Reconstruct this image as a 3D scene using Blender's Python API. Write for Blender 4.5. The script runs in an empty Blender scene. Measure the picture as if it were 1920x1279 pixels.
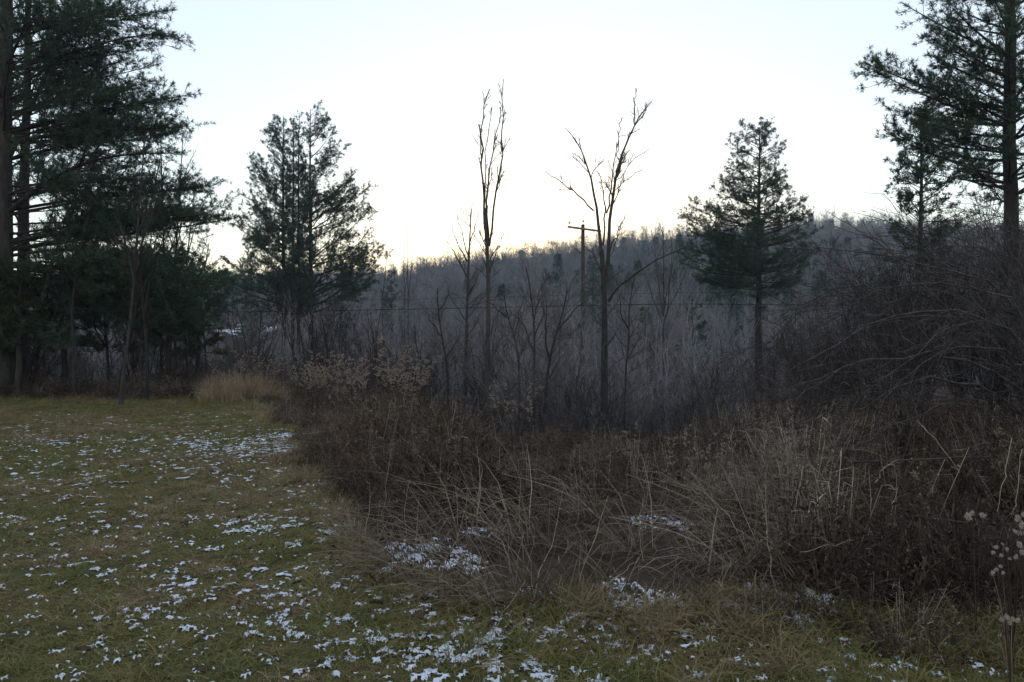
import bpy, math, random
import numpy as np
from mathutils import Vector

# ------------------------------------------------------------------ camera, sky, sun, exposure
sc = bpy.context.scene
COL = sc.collection
F = 1493.0            # focal length in photo pixels (1920 wide)
CZ = 1.65             # eye height
cam_d = bpy.data.cameras.new('camera')
cam_d.sensor_width = 36.0
cam_d.lens = 36.0 * F / 1920.0
cam_d.clip_start = 0.05
cam_d.clip_end = 4000
cam = bpy.data.objects.new('camera', cam_d)
COL.objects.link(cam)
cam.location = (0, 0, CZ)
cam.rotation_euler = (math.radians(90), 0, 0)
sc.camera = cam

SUN_EL, SUN_AZ = 3.8, 3.0         # sun just below the wooded ridge, a little right of the view axis
w = bpy.data.worlds.new('World')
sc.world = w
w.use_nodes = True
wn = w.node_tree
bg = wn.nodes['Background']
sky = wn.nodes.new('ShaderNodeTexSky')
sky.sky_type = 'NISHITA'
sky.sun_disc = False
sky.sun_elevation = math.radians(SUN_EL)
sky.sun_rotation = math.radians(SUN_AZ)
sky.air_density = 1.0
sky.dust_density = 0.3
sky.ozone_density = 1.6
veil = wn.nodes.new('ShaderNodeMix')          # clear dusk sky behind an even, thin, high cloud veil
veil.data_type = 'RGBA'; veil.blend_type = 'ADD'; veil.clamp_result = False
veil.inputs[0].default_value = 1.0
veil.inputs[7].default_value = (2.25, 2.30, 2.50, 1)
wn.links.new(sky.outputs[0], veil.inputs[6])
wn.links.new(veil.outputs[2], bg.inputs[0])
bg.inputs[1].default_value = 0.10

sun_d = bpy.data.lights.new('sun', 'SUN')
sun_d.energy = 2.0
sun_d.angle = math.radians(0.5)
sun_d.color = (1.0, 0.82, 0.62)
sun = bpy.data.objects.new('sun', sun_d)
COL.objects.link(sun)
_se, _sa = math.radians(SUN_EL), math.radians(SUN_AZ)
_sd = Vector((math.sin(_sa) * math.cos(_se), math.cos(_sa) * math.cos(_se), math.sin(_se)))
sun.rotation_euler = _sd.to_track_quat('Z', 'Y').to_euler()
sun.location = _sd * 50

sc.view_settings.view_transform = 'Standard'
sc.view_settings.look = 'None'
sc.view_settings.exposure = 1.27
sc.view_settings.gamma = 1.0
sc.view_settings.use_curve_mapping = False
sc.render.engine = 'CYCLES'
cy = sc.cycles
cy.max_bounces = 5
cy.diffuse_bounces = 3
cy.glossy_bounces = 1
cy.transmission_bounces = 2
cy.volume_bounces = 0
cy.transparent_max_bounces = 4
cy.use_denoising = True
cy.denoiser = 'OPENIMAGEDENOISE'
cy.denoising_input_passes = 'RGB_ALBEDO_NORMAL'
cy.sample_clamp_indirect = 2.0

# ------------------------------------------------------------------ helpers
def at(px, py, Y):
    return np.array([(px - 960.0) / F * Y, Y, CZ - (py - 639.5) / F * Y])

def nrm(v):
    return v / np.maximum(np.linalg.norm(v, axis=-1, keepdims=True), 1e-9)

def hash2(ix, iy, seed):
    h = (ix.astype(np.int64) * 374761393 + iy.astype(np.int64) * 668265263 + seed * 974634599) & 0xffffffff
    h = ((h ^ (h >> 13)) * 1274126177) & 0xffffffff
    h = (h ^ (h >> 16)) & 0xffffffff
    return h / 4294967295.0

def vnoise(x, y, seed=0):
    x = np.asarray(x, float); y = np.asarray(y, float)
    ix = np.floor(x); iy = np.floor(y)
    fx = x - ix; fy = y - iy
    fx = fx * fx * (3 - 2 * fx); fy = fy * fy * (3 - 2 * fy)
    a = hash2(ix, iy, seed); b = hash2(ix + 1, iy, seed); c = hash2(ix, iy + 1, seed); d = hash2(ix + 1, iy + 1, seed)
    return (a * (1 - fx) + b * fx) * (1 - fy) + (c * (1 - fx) + d * fx) * fy

def fbm(x, y, seed=0, oct=4, gain=0.5):
    s = 0; a = 1; t = 0
    c, sn = math.cos(0.6), math.sin(0.6)
    for o in range(oct):
        s = s + a * vnoise(x, y, seed + o * 17); t += a
        x, y = (x * c - y * sn) * 2.03 + 3.7, (x * sn + y * c) * 2.03 - 1.9
        a *= gain
    return s / t

def sstep(a, b, x):
    t = np.clip((x - a) / (b - a), 0, 1)
    return t * t * (3 - 2 * t)

# ------------------------------------------------------------------ terrain height
RPX = np.array([-2600, -600, 0, 200, 400, 520, 640, 750, 840, 1000, 1200, 1300, 1420, 1530, 1650, 1920, 2600, 4600])
RPY = np.array([500, 503, 506, 508, 505, 502, 496, 487, 464, 449, 420, 409, 402, 393, 396, 402, 415, 430])
def ridge_tan(u):
    return (639.5 - np.interp(960 + F * u, RPX, RPY)) / F
def ridge_Y(u):
    return 400 - 130 * sstep(-0.34, -0.08, u)
EX = np.array([-60, -14, -9, -5.4, -3, -1, 1, 4, 8, 12, 20, 60])
EY = np.array([26, 23.5, 23.5, 21, 16.5, 12, 9.6, 10.5, 15, 22, 30, 40])
FLOOR = -7.0
def height(X, Y):
    X = np.asarray(X, float); Y = np.asarray(Y, float)
    d = Y - np.interp(X, EX, EY)
    z = FLOOR * sstep(0, 44, d) * 0.9 + FLOOR * 0.1 * sstep(0, 20, d)
    z = z + 0.05 * (fbm(X * 0.35 + 9, Y * 0.35, 5, 2) - 0.5) + 0.5 * sstep(4, 25, d) * (fbm(X * 0.12, Y * 0.12, 8, 2) - 0.5)
    u = np.clip(X / np.maximum(Y, 1.0), -2.4, 2.4)
    rt = ridge_tan(u); ry = ridge_Y(u)
    zr = CZ + rt * ry - 11.5
    t = np.clip((Y - 72) / (ry - 72), 0, 1)
    hill = (zr - FLOOR) * (0.65 * t ** 1.25 + 0.35 * sstep(0, 1, t))
    hill = hill + 5 * sstep(0.1, 0.5, t) * (fbm(X * 0.013 + 4, Y * 0.013, 3, 3) - 0.5)
    beyond = np.clip(Y - ry, 0, 500) * (rt - 0.004)  # unseen land behind the ridge, shaped to keep rising and block the low sun
    return z + hill + beyond

# weed bank front edge: Y of the lawn/brush boundary as a function of X
BX = np.array([-40, -7.2, -6.6, -5.3, -4.5, -3.2, -1.9, -1.3, -0.85, 0, 0.9, 1.7, 2.7, 4, 8])
BY = np.array([24, 22.2, 20.5, 17.5, 15.4, 11.5, 8.2, 6.5, 5.5, 4.85, 4.75, 4.85, 4.35, 3.8, 2.6])
def bank_front(X):
    X = np.asarray(X, float)
    return np.interp(X, BX, BY) + (.35 * np.sin(X * 3.1 + 1) + .22 * np.sin(X * 7.3) + .12 * np.sin(X * 15.1 + 2)) * sstep(-.4, -1.6, X) * sstep(-8, -6, X) * np.clip(np.abs(X) / 2.2, .4, 2) \
        + .10 * np.sin(X * 5.3) + .06 * np.sin(X * 12.7 + 1)

# ------------------------------------------------------------------ materials
def mat(name, base, rough=0.8, var=0.35, hue=None, noise=None, spec=0.2, obj_random=0.0, trans=0.0):
    """base colour varied by the mesh attribute 'var' (one value per piece) and per object"""
    m = bpy.data.materials.new(name); m.use_nodes = True
    nt = m.node_tree; N = nt.nodes; L = nt.links
    b = N['Principled BSDF']
    b.inputs['Roughness'].default_value = rough
    b.inputs['Specular IOR Level'].default_value = spec
    at_ = N.new('ShaderNodeAttribute'); at_.attribute_name = 'var'
    val = at_.outputs['Fac']
    if obj_random > 0:
        oi = N.new('ShaderNodeObjectInfo')
        mx = N.new('ShaderNodeMix'); mx.data_type = 'FLOAT'
        mx.inputs[0].default_value = obj_random
        L.new(val, mx.inputs[2]); L.new(oi.outputs['Random'], mx.inputs[3])
        val = mx.outputs[0]
    r = N.new('ShaderNodeValToRGB')
    cols = hue or [tuple(c * (1 - var) for c in base), base, tuple(c * (1 + var) for c in base)]
    els = r.color_ramp.elements
    for i, c in enumerate(cols):
        p = i / (len(cols) - 1)
        e = els[i] if i < 2 else els.new(p)
        e.position = p; e.color = (*c, 1)
    if len(cols) > 2:
        for i, c in enumerate(cols):
            els[i].position = i / (len(cols) - 1)
        for i, c in enumerate(cols):
            els[i].color = (*c, 1)
    L.new(val, r.inputs[0])
    out = r.outputs[0]
    if noise:
        tc = N.new('ShaderNodeTexCoord'); nz = N.new('ShaderNodeTexNoise')
        mp = N.new('ShaderNodeMapping'); mp.inputs['Scale'].default_value = noise[0]
        L.new(tc.outputs['Object'], mp.inputs[0]); L.new(mp.outputs[0], nz.inputs['Vector'])
        nz.inputs['Scale'].default_value = 1.0; nz.inputs['Detail'].default_value = 6
        mr = N.new('ShaderNodeMapRange'); mr.inputs[1].default_value = 0.3; mr.inputs[2].default_value = 0.7
        mr.inputs[3].default_value = noise[1]; mr.inputs[4].default_value = noise[2]
        L.new(nz.outputs[0], mr.inputs[0])
        mu = N.new('ShaderNodeMix'); mu.data_type = 'RGBA'; mu.blend_type = 'MULTIPLY'; mu.inputs[0].default_value = 1
        L.new(out, mu.inputs[6]); L.new(mr.outputs[0], mu.inputs[7])
        out = mu.outputs[2]
        bp = N.new('ShaderNodeBump'); bp.inputs['Strength'].default_value = 0.6; bp.inputs['Distance'].default_value = 0.03
        L.new(nz.outputs[0], bp.inputs['Height']); L.new(bp.outputs[0], b.inputs['Normal'])
    L.new(out, b.inputs['Base Color'])
    if trans > 0:
        tr = N.new('ShaderNodeBsdfTranslucent'); L.new(out, tr.inputs[0])
        ms = N.new('ShaderNodeMixShader'); ms.inputs[0].default_value = trans
        L.new(b.outputs[0], ms.inputs[1]); L.new(tr.outputs[0], ms.inputs[2])
        L.new(ms.outputs[0], N['Material Output'].inputs[0])
    return m

M = {}
M['pine_bark'] = mat('pine_bark', (.038, .031, .027), noise=((9, 9, 2.5), .45, 1.35))
M['pine_twig'] = mat('pine_twig', (.055, .042, .034))
M['needles'] = mat('needles', (.034, .062, .036), hue=[(.026, .050, .032), (.044, .080, .050), (.075, .110, .058)], rough=.6, spec=.3, trans=.2)
M['needles_low'] = mat('needles_low', (.03, .05, .03), hue=[(.018, .030, .016), (.036, .050, .022), (.072, .078, .032)], rough=.6, spec=.3, trans=.2)
M['needles_far'] = mat('needles_far', (.04, .07, .05), obj_random=.5, hue=[(.03, .052, .036), (.045, .075, .045), (.06, .09, .05)], rough=.7)
M['grey_bark'] = mat('grey_bark', (.052, .046, .043), noise=((14, 14, 3), .5, 1.35))
M['dark_bark'] = mat('dark_bark', (.034, .028, .026), noise=((12, 12, 4), .5, 1.35))
M['grey_twig'] = mat('grey_twig', (.095, .082, .080), obj_random=.3)
M['brown_twig'] = mat('brown_twig', (.036, .025, .021), obj_random=.3, var=.55)
M['purple_twig'] = mat('purple_twig', (.050, .038, .040), obj_random=.15, hue=[(.010, .008, .008), (.022, .018, .018), (.042, .035, .036), (.20, .17, .17)])
M['cane_bark'] = mat('cane_bark', (.062, .054, .053), noise=((25, 25, 8), .4, 1.5))
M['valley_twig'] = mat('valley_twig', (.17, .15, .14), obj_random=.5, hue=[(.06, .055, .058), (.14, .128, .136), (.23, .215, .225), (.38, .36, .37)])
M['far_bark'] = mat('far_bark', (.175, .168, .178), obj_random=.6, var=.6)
M['weed_stem'] = mat('weed_stem', (.07, .05, .036), obj_random=.45, hue=[(.014, .008, .006), (.038, .024, .017), (.074, .050, .036), (.30, .235, .175)])
M['rust_weed'] = mat('rust_weed', (.1, .05, .03), obj_random=.4, hue=[(.024, .012, .008), (.060, .033, .021), (.11, .066, .042), (.30, .22, .15)])
M['straw'] = mat('straw', (.2, .16, .11), obj_random=.35, hue=[(.030, .020, .014), (.12, .088, .063), (.29, .225, .17), (.54, .46, .365)], rough=.6, trans=.12)
M['pale_stalk'] = mat('pale_stalk', (.28, .235, .17), rough=.6, noise=((60, 60, 25), .55, 1.3))
M['rust_grass'] = mat('rust_grass', (.3, .2, .12), hue=[(.19, .125, .076), (.35, .255, .165), (.52, .42, .30)], obj_random=.3, trans=.2)
M['pale_straw'] = mat('pale_straw', (.4, .33, .25), obj_random=.3, hue=[(.040, .029, .021), (.12, .090, .066), (.26, .205, .155), (.50, .43, .34)], rough=.6, trans=.12)
M['dead_leaf'] = mat('dead_leaf', (.1, .06, .04), hue=[(.030, .019, .014), (.068, .043, .029), (.135, .09, .06)], obj_random=.5)
M['fluff'] = mat('fluff', (.46, .42, .36), rough=.9, var=.3, trans=.3)
M['plume'] = mat('plume', (.22, .18, .15), hue=[(.13, .095, .072), (.28, .215, .165), (.52, .44, .36)], rough=.9, trans=.25)
M['grass'] = mat('grass', (.06, .07, .03), obj_random=.6, hue=[(.25, .20, .095), (.215, .178, .064), (.160, .155, .042), (.090, .108, .032), (.235, .205, .072)], rough=.6, spec=.25, trans=.2)
M['dry_grass'] = mat('dry_grass', (.25, .18, .1), obj_random=.6, hue=[(.12, .075, .038), (.20, .145, .070), (.31, .245, .135), (.17, .125, .050)], rough=.6, spec=.25, trans=.25)
M['pole_wood'] = mat('pole_wood', (.065, .055, .048), noise=((20, 20, 2), .6, 1.3))
M['arm_wood'] = mat('arm_wood', (.26, .19, .12), noise=((3, 20, 20), .7, 1.2))
M['cable'] = mat('cable', (.02, .02, .022), rough=.5)
M['metal_wire'] = mat('metal_wire', (.30, .29, .28), rough=.4)
M['ceramic'] = mat('ceramic', (.10, .07, .06), rough=.3, spec=.5)
M['rusty_wire'] = mat('rusty_wire', (.05, .035, .03), rough=.7)

def snow_mat():
    m = bpy.data.materials.new('snow'); m.use_nodes = True
    N = m.node_tree.nodes; L = m.node_tree.links
    b = N['Principled BSDF']; b.inputs['Roughness'].default_value = .7
    b.inputs['Base Color'].default_value = (.60, .65, .74, 1)
    tc = N.new('ShaderNodeTexCoord'); nz = N.new('ShaderNodeTexNoise'); nz.inputs['Scale'].default_value = 60
    nz.inputs['Detail'].default_value = 4
    L.new(tc.outputs['Object'], nz.inputs['Vector'])
    bp = N.new('ShaderNodeBump'); bp.inputs['Strength'].default_value = .5; bp.inputs['Distance'].default_value = .01
    L.new(nz.outputs[0], bp.inputs['Height']); L.new(bp.outputs[0], b.inputs['Normal'])
    return m
M['snow'] = snow_mat()

def ground_mat():
    m = bpy.data.materials.new('ground_soil'); m.use_nodes = True
    N = m.node_tree.nodes; L = m.node_tree.links
    b = N['Principled BSDF']; b.inputs['Roughness'].default_value = .95; b.inputs['Specular IOR Level'].default_value = .1
    tc = N.new('ShaderNodeTexCoord')
    n1 = N.new('ShaderNodeTexNoise'); n1.inputs['Scale'].default_value = 1.3; n1.inputs['Detail'].default_value = 8
    n2 = N.new('ShaderNodeTexNoise'); n2.inputs['Scale'].default_value = 45; n2.inputs['Detail'].default_value = 5
    L.new(tc.outputs['Object'], n1.inputs['Vector']); L.new(tc.outputs['Object'], n2.inputs['Vector'])
    mixn = N.new('ShaderNodeMix'); mixn.data_type = 'FLOAT'; mixn.inputs[0].default_value = .5
    L.new(n1.outputs[0], mixn.inputs[2]); L.new(n2.outputs[0], mixn.inputs[3])
    ra = N.new('ShaderNodeValToRGB')
    e = ra.color_ramp.elements
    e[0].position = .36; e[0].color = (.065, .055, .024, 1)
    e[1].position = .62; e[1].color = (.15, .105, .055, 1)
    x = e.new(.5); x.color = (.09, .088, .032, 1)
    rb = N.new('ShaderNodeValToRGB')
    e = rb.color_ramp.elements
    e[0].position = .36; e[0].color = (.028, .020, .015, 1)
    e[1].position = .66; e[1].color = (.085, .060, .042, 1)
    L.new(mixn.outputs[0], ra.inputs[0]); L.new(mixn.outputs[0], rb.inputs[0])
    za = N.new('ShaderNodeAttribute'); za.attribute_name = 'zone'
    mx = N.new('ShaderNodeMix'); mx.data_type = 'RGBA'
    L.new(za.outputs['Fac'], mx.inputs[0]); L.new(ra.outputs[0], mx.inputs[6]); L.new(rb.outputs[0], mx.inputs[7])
    L.new(mx.outputs[2], b.inputs['Base Color'])
    bp = N.new('ShaderNodeBump'); bp.inputs['Strength'].default_value = .7; bp.inputs['Distance'].default_value = .03
    L.new(n2.outputs[0], bp.inputs['Height']); L.new(bp.outputs[0], b.inputs['Normal'])
    return m
M['ground'] = ground_mat()

# ------------------------------------------------------------------ mesh building
class MB:
    def __init__(s, seed=0):
        s.v = []; s.f = []; s.var = []; s.n = 0; s.rng = np.random.default_rng(seed)
    def add(s, verts, faces, var):
        s.v.append(np.asarray(verts, np.float32).reshape(-1, 3)); s.f.append(np.asarray(faces, np.int64) + s.n)
        s.var.append(np.asarray(var, np.float32)); s.n += len(s.v[-1])
        return s
    def tubes(s, P, R, sides=3, var=None):
        P = np.asarray(P, float)
        if P.ndim == 2: P = P[None]; R = np.asarray(R, float)[None]
        m, n, _ = P.shape
        if m == 0: return s
        T = np.empty_like(P)
        T[:, 1:-1] = P[:, 2:] - P[:, :-2]; T[:, 0] = P[:, 1] - P[:, 0]; T[:, -1] = P[:, -1] - P[:, -2]
        T = nrm(T)
        ref = np.where(np.abs(T.mean(1)[:, 2:3]) > .7, np.array([[1., 0, 0]]), np.array([[0, 0, 1.]]))[:, None, :]
        A = nrm(ref - (ref * T).sum(-1, keepdims=True) * T)
        B = np.cross(T, A)
        a = np.arange(sides) * 2 * math.pi / sides
        off = A[:, :, None] * np.cos(a)[None, None, :, None] + B[:, :, None] * np.sin(a)[None, None, :, None]
        V = P[:, :, None] + off * R[:, :, None, None]
        base = (np.arange(m) * n * sides)[:, None, None] + (np.arange(n - 1) * sides)[None, :, None]
        k = np.arange(sides)[None, None, :]; k2 = (k + 1) % sides
        q = np.stack([base + k, base + k2, base + k2 + sides, base + k + sides], -1).reshape(-1, 4)
        if var is None: var = s.rng.random(m)
        return s.add(V.reshape(-1, 3), q, np.repeat(var, n * sides))
    def ribbons(s, P, R, var=None):
        """hair-thin twigs as narrow strips, each turned its own way"""
        P = np.asarray(P, float); m, n, _ = P.shape
        if m == 0: return s
        sd = nrm(np.cross(P[:, -1] - P[:, 0], s.rng.normal(size=(m, 3))))[:, None] * (np.asarray(R) * 1.15)[..., None]
        V = np.stack([P - sd, P + sd], 2)
        b = (np.arange(m) * n * 2)[:, None] + (np.arange(n - 1) * 2)[None]
        q = np.stack([b, b + 1, b + 3, b + 2], -1).reshape(-1, 4)
        if var is None: var = s.rng.random(m)
        return s.add(V.reshape(-1, 3), q, np.repeat(var, n * 2))
    def poly(s, V, var=None):
        """V (m,k,3): m separate polygons of k corners"""
        V = np.asarray(V, float)
        m, k, _ = V.shape
        if m == 0: return s
        if var is None: var = s.rng.random(m)
        return s.add(V.reshape(-1, 3), np.arange(m * k).reshape(m, k), np.repeat(var, k))
    def mesh(s, name, material, smooth=False):
        me = bpy.data.meshes.new(name)
        V = np.concatenate(s.v) if s.v else np.zeros((0, 3), np.float32)
        me.vertices.add(len(V)); me.vertices.foreach_set('co', V.ravel())
        nl = sum(f.size for f in s.f); nf = sum(len(f) for f in s.f)
        me.loops.add(nl); me.polygons.add(nf)
        if nl:
            me.loops.foreach_set('vertex_index', np.concatenate([f.ravel() for f in s.f]).astype(np.int32))
            sizes = np.concatenate([np.full(len(f), f.shape[1]) for f in s.f])
            me.polygons.foreach_set('loop_start', np.concatenate([[0], np.cumsum(sizes)[:-1]]).astype(np.int32))
            if smooth: me.polygons.foreach_set('use_smooth', np.ones(nf, bool))
        me.update(calc_edges=True)
        at_ = me.attributes.new('var', 'FLOAT', 'POINT'); at_.data.foreach_set('value', np.concatenate(s.var) if s.var else np.zeros(0, np.float32))
        me.materials.append(material)
        return me
    def build(s, name, material, parent=None, smooth=False, link=True):
        o = bpy.data.objects.new(name, s.mesh(name, material, smooth))
        if link: COL.objects.link(o)
        if parent: o.parent = parent
        return o

def tag(o, label=None, cat=None, group=None, kind=None):
    if label: o['label'] = label
    if cat: o['category'] = cat
    if group: o['group'] = group
    if kind: o['kind'] = kind
    return o

def empty(name, loc, label, cat, group=None):
    o = bpy.data.objects.new(name, None); COL.objects.link(o)
    o.location = [float(c) for c in loc]
    o.empty_display_size = .2
    return tag(o, label, cat, group)

def place(o, x, y, z, rz=0., s=1., sz=None, tilt=(0, 0)):
    o.location = (float(x), float(y), float(z)); o.rotation_euler = (tilt[0], tilt[1], float(rz)); o.scale = (s, s, sz or s)
    return o

def copy_tree(o, parent=None):
    c = o.copy(); COL.objects.link(c)
    if parent is not None: c.parent = parent
    for ch in list(o.children): copy_tree(ch, c)
    return c

def resample(pts, n, smooth=2):
    p = np.asarray(pts, float)
    for _ in range(smooth):
        if len(p) > 2:
            q = [p[0]]
            for i in range(len(p) - 1):
                q += [p[i] * .75 + p[i + 1] * .25, p[i] * .25 + p[i + 1] * .75]
            p = np.array(q + [p[-1]])
    d = np.concatenate([[0], np.cumsum(np.linalg.norm(np.diff(p, axis=0), axis=1))])
    t = np.linspace(0, d[-1], n)
    return np.stack([np.interp(t, d, p[:, i]) for i in range(3)], 1)

def hp(pix, Y, n=8, dY=0., rng=None, wob=0.):
    """a limb through pixel positions at depth Y, drifting dY metres in depth along its length"""
    k = len(pix)
    pts = [at(px, py, Y + dY * i / max(k - 1, 1)) for i, (px, py) in enumerate(pix)]
    p = resample(pts, n)
    if rng is not None and wob: p[1:-1] += rng.normal(0, wob, (n - 2, 3))
    return p

def grow(P, R, count, t0, t1, ang, L, rr, rtip, n, up, wob, rng, rel=True, flat=1., curve=0., droop=0., tbias=1., wlen=True, rmax=None):
    """children on parent paths P (m,k,3)"""
    P = np.asarray(P, float); R = np.asarray(R, float)
    m, k, _ = P.shape
    ln = np.linalg.norm(np.diff(P, axis=1), axis=2).sum(1)
    pr = ln / ln.sum() if wlen else np.full(m, 1 / m)
    idx = rng.choice(m, count, p=pr)
    t = t0 + (t1 - t0) * rng.random(count) ** tbias
    f = t * (k - 1); i0 = np.minimum(f.astype(int), k - 2); fr = (f - i0)[:, None]
    pos = P[idx, i0] * (1 - fr) + P[idx, i0 + 1] * fr
    tan = nrm(P[idx, i0 + 1] - P[idx, i0])
    rad = R[idx, i0] * (1 - fr[:, 0]) + R[idx, i0 + 1] * fr[:, 0]
    rv = rng.normal(size=(count, 3)); rv[:, 2] *= flat
    perp = nrm(rv - (rv * tan).sum(1, keepdims=True) * tan)
    a = np.clip(rng.normal(ang, .18, count), .1, 1.7)[:, None]
    d = nrm(np.cos(a) * tan + np.sin(a) * perp + np.array([0, 0, up]))
    if rel: l = L * ln[idx] * (1.1 - .75 * t) * rng.uniform(.5, 1.25, count)
    else: l = L * rng.uniform(.45, 1.25, count)
    out = np.empty((count, n, 3)); out[:, 0] = pos; p = pos
    st = (l / (n - 1))[:, None]
    for j in range(1, n):
        d = nrm(d + rng.normal(0, wob, (count, 3)) + np.array([0, 0, curve - droop * j / n]))
        p = p + d * st; out[:, j] = p
    r0 = np.maximum(np.minimum(rad * rr, rmax if rmax else 9), rtip)
    Rr = r0[:, None] + (rtip - r0)[:, None] * np.linspace(0, 1, n)[None] ** .9
    return out, Rr

def scatter(name, protos, pts, rot, scl, idx, label=None, cat=None):
    """one 'stuff' object: instances of unlinked prototypes on a point mesh"""
    me = bpy.data.meshes.new(name)
    pts = np.asarray(pts, np.float32)
    me.vertices.add(len(pts)); me.vertices.foreach_set('co', pts.ravel())
    a = me.attributes.new('rot', 'FLOAT_VECTOR', 'POINT'); a.data.foreach_set('vector', np.asarray(rot, np.float32).ravel())
    a = me.attributes.new('scl', 'FLOAT_VECTOR', 'POINT'); a.data.foreach_set('vector', np.asarray(scl, np.float32).ravel())
    a = me.attributes.new('idx', 'INT', 'POINT'); a.data.foreach_set('value', np.asarray(idx, np.int32))
    o = bpy.data.objects.new(name, me); COL.objects.link(o)
    g = bpy.data.node_groups.new(name + '_scatter', 'GeometryNodeTree')
    g.interface.new_socket('Geometry', in_out='INPUT', socket_type='NodeSocketGeometry')
    g.interface.new_socket('Geometry', in_out='OUTPUT', socket_type='NodeSocketGeometry')
    N = g.nodes; L = g.links
    gi = N.new('NodeGroupInput'); go = N.new('NodeGroupOutput')
    ip = N.new('GeometryNodeInstanceOnPoints')
    L.new(gi.outputs[0], ip.inputs['Points'])
    jo = N.new('GeometryNodeJoinGeometry')
    for p in reversed(protos):
        oi = N.new('GeometryNodeObjectInfo'); oi.inputs['Object'].default_value = p; oi.inputs['As Instance'].default_value = True
        L.new(oi.outputs['Geometry'], jo.inputs[0])
    L.new(jo.outputs[0], ip.inputs['Instance'])
    ip.inputs['Pick Instance'].default_value = True
    def na(nm, ty):
        x = N.new('GeometryNodeInputNamedAttribute'); x.data_type = ty; x.inputs['Name'].default_value = nm
        return next(s for s in x.outputs if s.enabled and s.name == 'Attribute')
    L.new(na('idx', 'INT'), ip.inputs['Instance Index'])
    L.new(na('rot', 'FLOAT_VECTOR'), ip.inputs['Rotation'])
    L.new(na('scl', 'FLOAT_VECTOR'), ip.inputs['Scale'])
    L.new(ip.outputs[0], go.inputs[0])
    md = o.modifiers.new('scatter', 'NODES'); md.node_group = g
    return tag(o, label, cat, kind='stuff')

# ------------------------------------------------------------------ ground and hillside
def grid_sheet(name, Ys, v, W):
    X = v[None, :] * W(Ys)[:, None]; Y = np.repeat(Ys[:, None], len(v), 1)
    Z = height(X, Y)
    ny, nx = X.shape
    V = np.stack([X, Y, Z], -1).reshape(-1, 3)
    i = (np.arange(ny - 1)[:, None] * nx + np.arange(nx - 1)[None]).reshape(-1)
    q = np.stack([i, i + 1, i + 1 + nx, i + nx], 1)
    mb = MB(); mb.add(V, q, np.zeros(len(V)))
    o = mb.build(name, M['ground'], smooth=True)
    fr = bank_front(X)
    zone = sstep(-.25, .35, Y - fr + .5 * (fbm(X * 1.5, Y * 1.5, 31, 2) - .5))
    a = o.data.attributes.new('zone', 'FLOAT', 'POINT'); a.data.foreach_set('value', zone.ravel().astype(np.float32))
    return tag(o, kind='structure')
vv = np.linspace(-1, 1, 241); vv = np.sign(vv) * np.abs(vv) ** 1.6
Wf = lambda Y: 1.6 * (np.maximum(Y, 0) + 30)
Y1 = np.concatenate([np.linspace(-45, 1, 24), np.arange(1.3, 30, .3), np.linspace(30, 92, 70)])
Y2 = np.concatenate([np.linspace(92, 420, 110), np.geomspace(425, 560, 14)])
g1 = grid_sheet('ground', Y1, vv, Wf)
tag(g1, 'ground of lawn and leaf litter falling away behind the weeds into a valley', 'ground')
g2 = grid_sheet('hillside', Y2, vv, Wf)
tag(g2, 'long wooded hillside rising across the valley to a bumpy ridge', 'hill')

# ------------------------------------------------------------------ tree makers
def bare_tree(name, label, cat, group, trunk, r0, r1, limbs, seed, bark, twig, n_br=60, n_tw=400, n_fi=600, parts=True,
              ang=.7, up=.25, Lb=.35, wobble=.16, twig_r=.006, single=False, link=True, t_low=.35, curve=.03, br_max=.05):
    """trunk and limbs are world paths (n,3); limbs = [(path, r_start)]"""
    rng = np.random.default_rng(seed)
    trunk = np.asarray(trunk, float); base = trunk[0].copy()
    root = None
    tr = trunk - base
    n = len(tr)
    Rt = r0 + (r1 - r0) * np.linspace(0, 1, n) ** .85
    Rt[0] *= 1.25
    lp = [l[0] - base for l in limbs]
    LP = [resample(p, 10, 0) for p in lp]
    LR = [np.linspace(l[1], max(twig_r * 1.3, l[1] * .22), 10) for l in limbs]
    PP = np.array([resample(tr, 10, 0)] + LP); RR = np.array([np.interp(np.linspace(0, 1, 10), np.linspace(0, 1, n), Rt)] + LR)
    b1, br1 = grow(PP, RR, n_br, t_low, .97, ang, Lb, .5, twig_r, 6, up, wobble, rng, curve=curve, rmax=br_max)
    allP = np.concatenate([PP[:, ::1][:, [0, 2, 4, 6, 8, 9]], b1]) if len(PP) else b1
    allR = np.concatenate([RR[:, [0, 2, 4, 6, 8, 9]], br1])
    t2, tr2 = grow(b1, br1, n_tw, .15, 1, .65, .55, .6, twig_r * .7, 4, up * .7, wobble, rng, curve=curve)
    t3, tr3 = grow(np.concatenate([t2, b1[:, [0, 2, 4, 5]]]), np.concatenate([tr2, br1[:, [0, 2, 4, 5]]]), n_fi, .2, 1, .6, .55, .7, twig_r * .55, 3, up * .5, wobble, rng)
    if single:
        mb = MB(seed).tubes(tr[None], Rt[None], 6)
        if LP: mb.tubes(np.array(LP), np.array(LR), 4)
        mb.tubes(b1, br1, 3).ribbons(t2, tr2).ribbons(t3, tr3)
        o = mb.build(name, twig, link=link, smooth=True)
        o.location = base
        return tag(o, label, cat, group)
    root = empty(name, base, label, cat, group)
    MB(seed).tubes(tr[None], Rt[None], 10).build('trunk', bark, root, smooth=True)
    for p, r in zip(LP, LR):
        MB(seed + 1).tubes(p[None], r[None], 6).build('limb', bark, root, smooth=True)
    MB(seed + 2).tubes(b1, br1, 4).build('branches', twig, root, smooth=True)['kind'] = 'stuff'
    tw = MB(seed + 3).tubes(t2, tr2, 3).ribbons(t3, tr3).build('twigs', twig, root, smooth=True)
    tw['kind'] = 'stuff'
    return root

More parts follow.
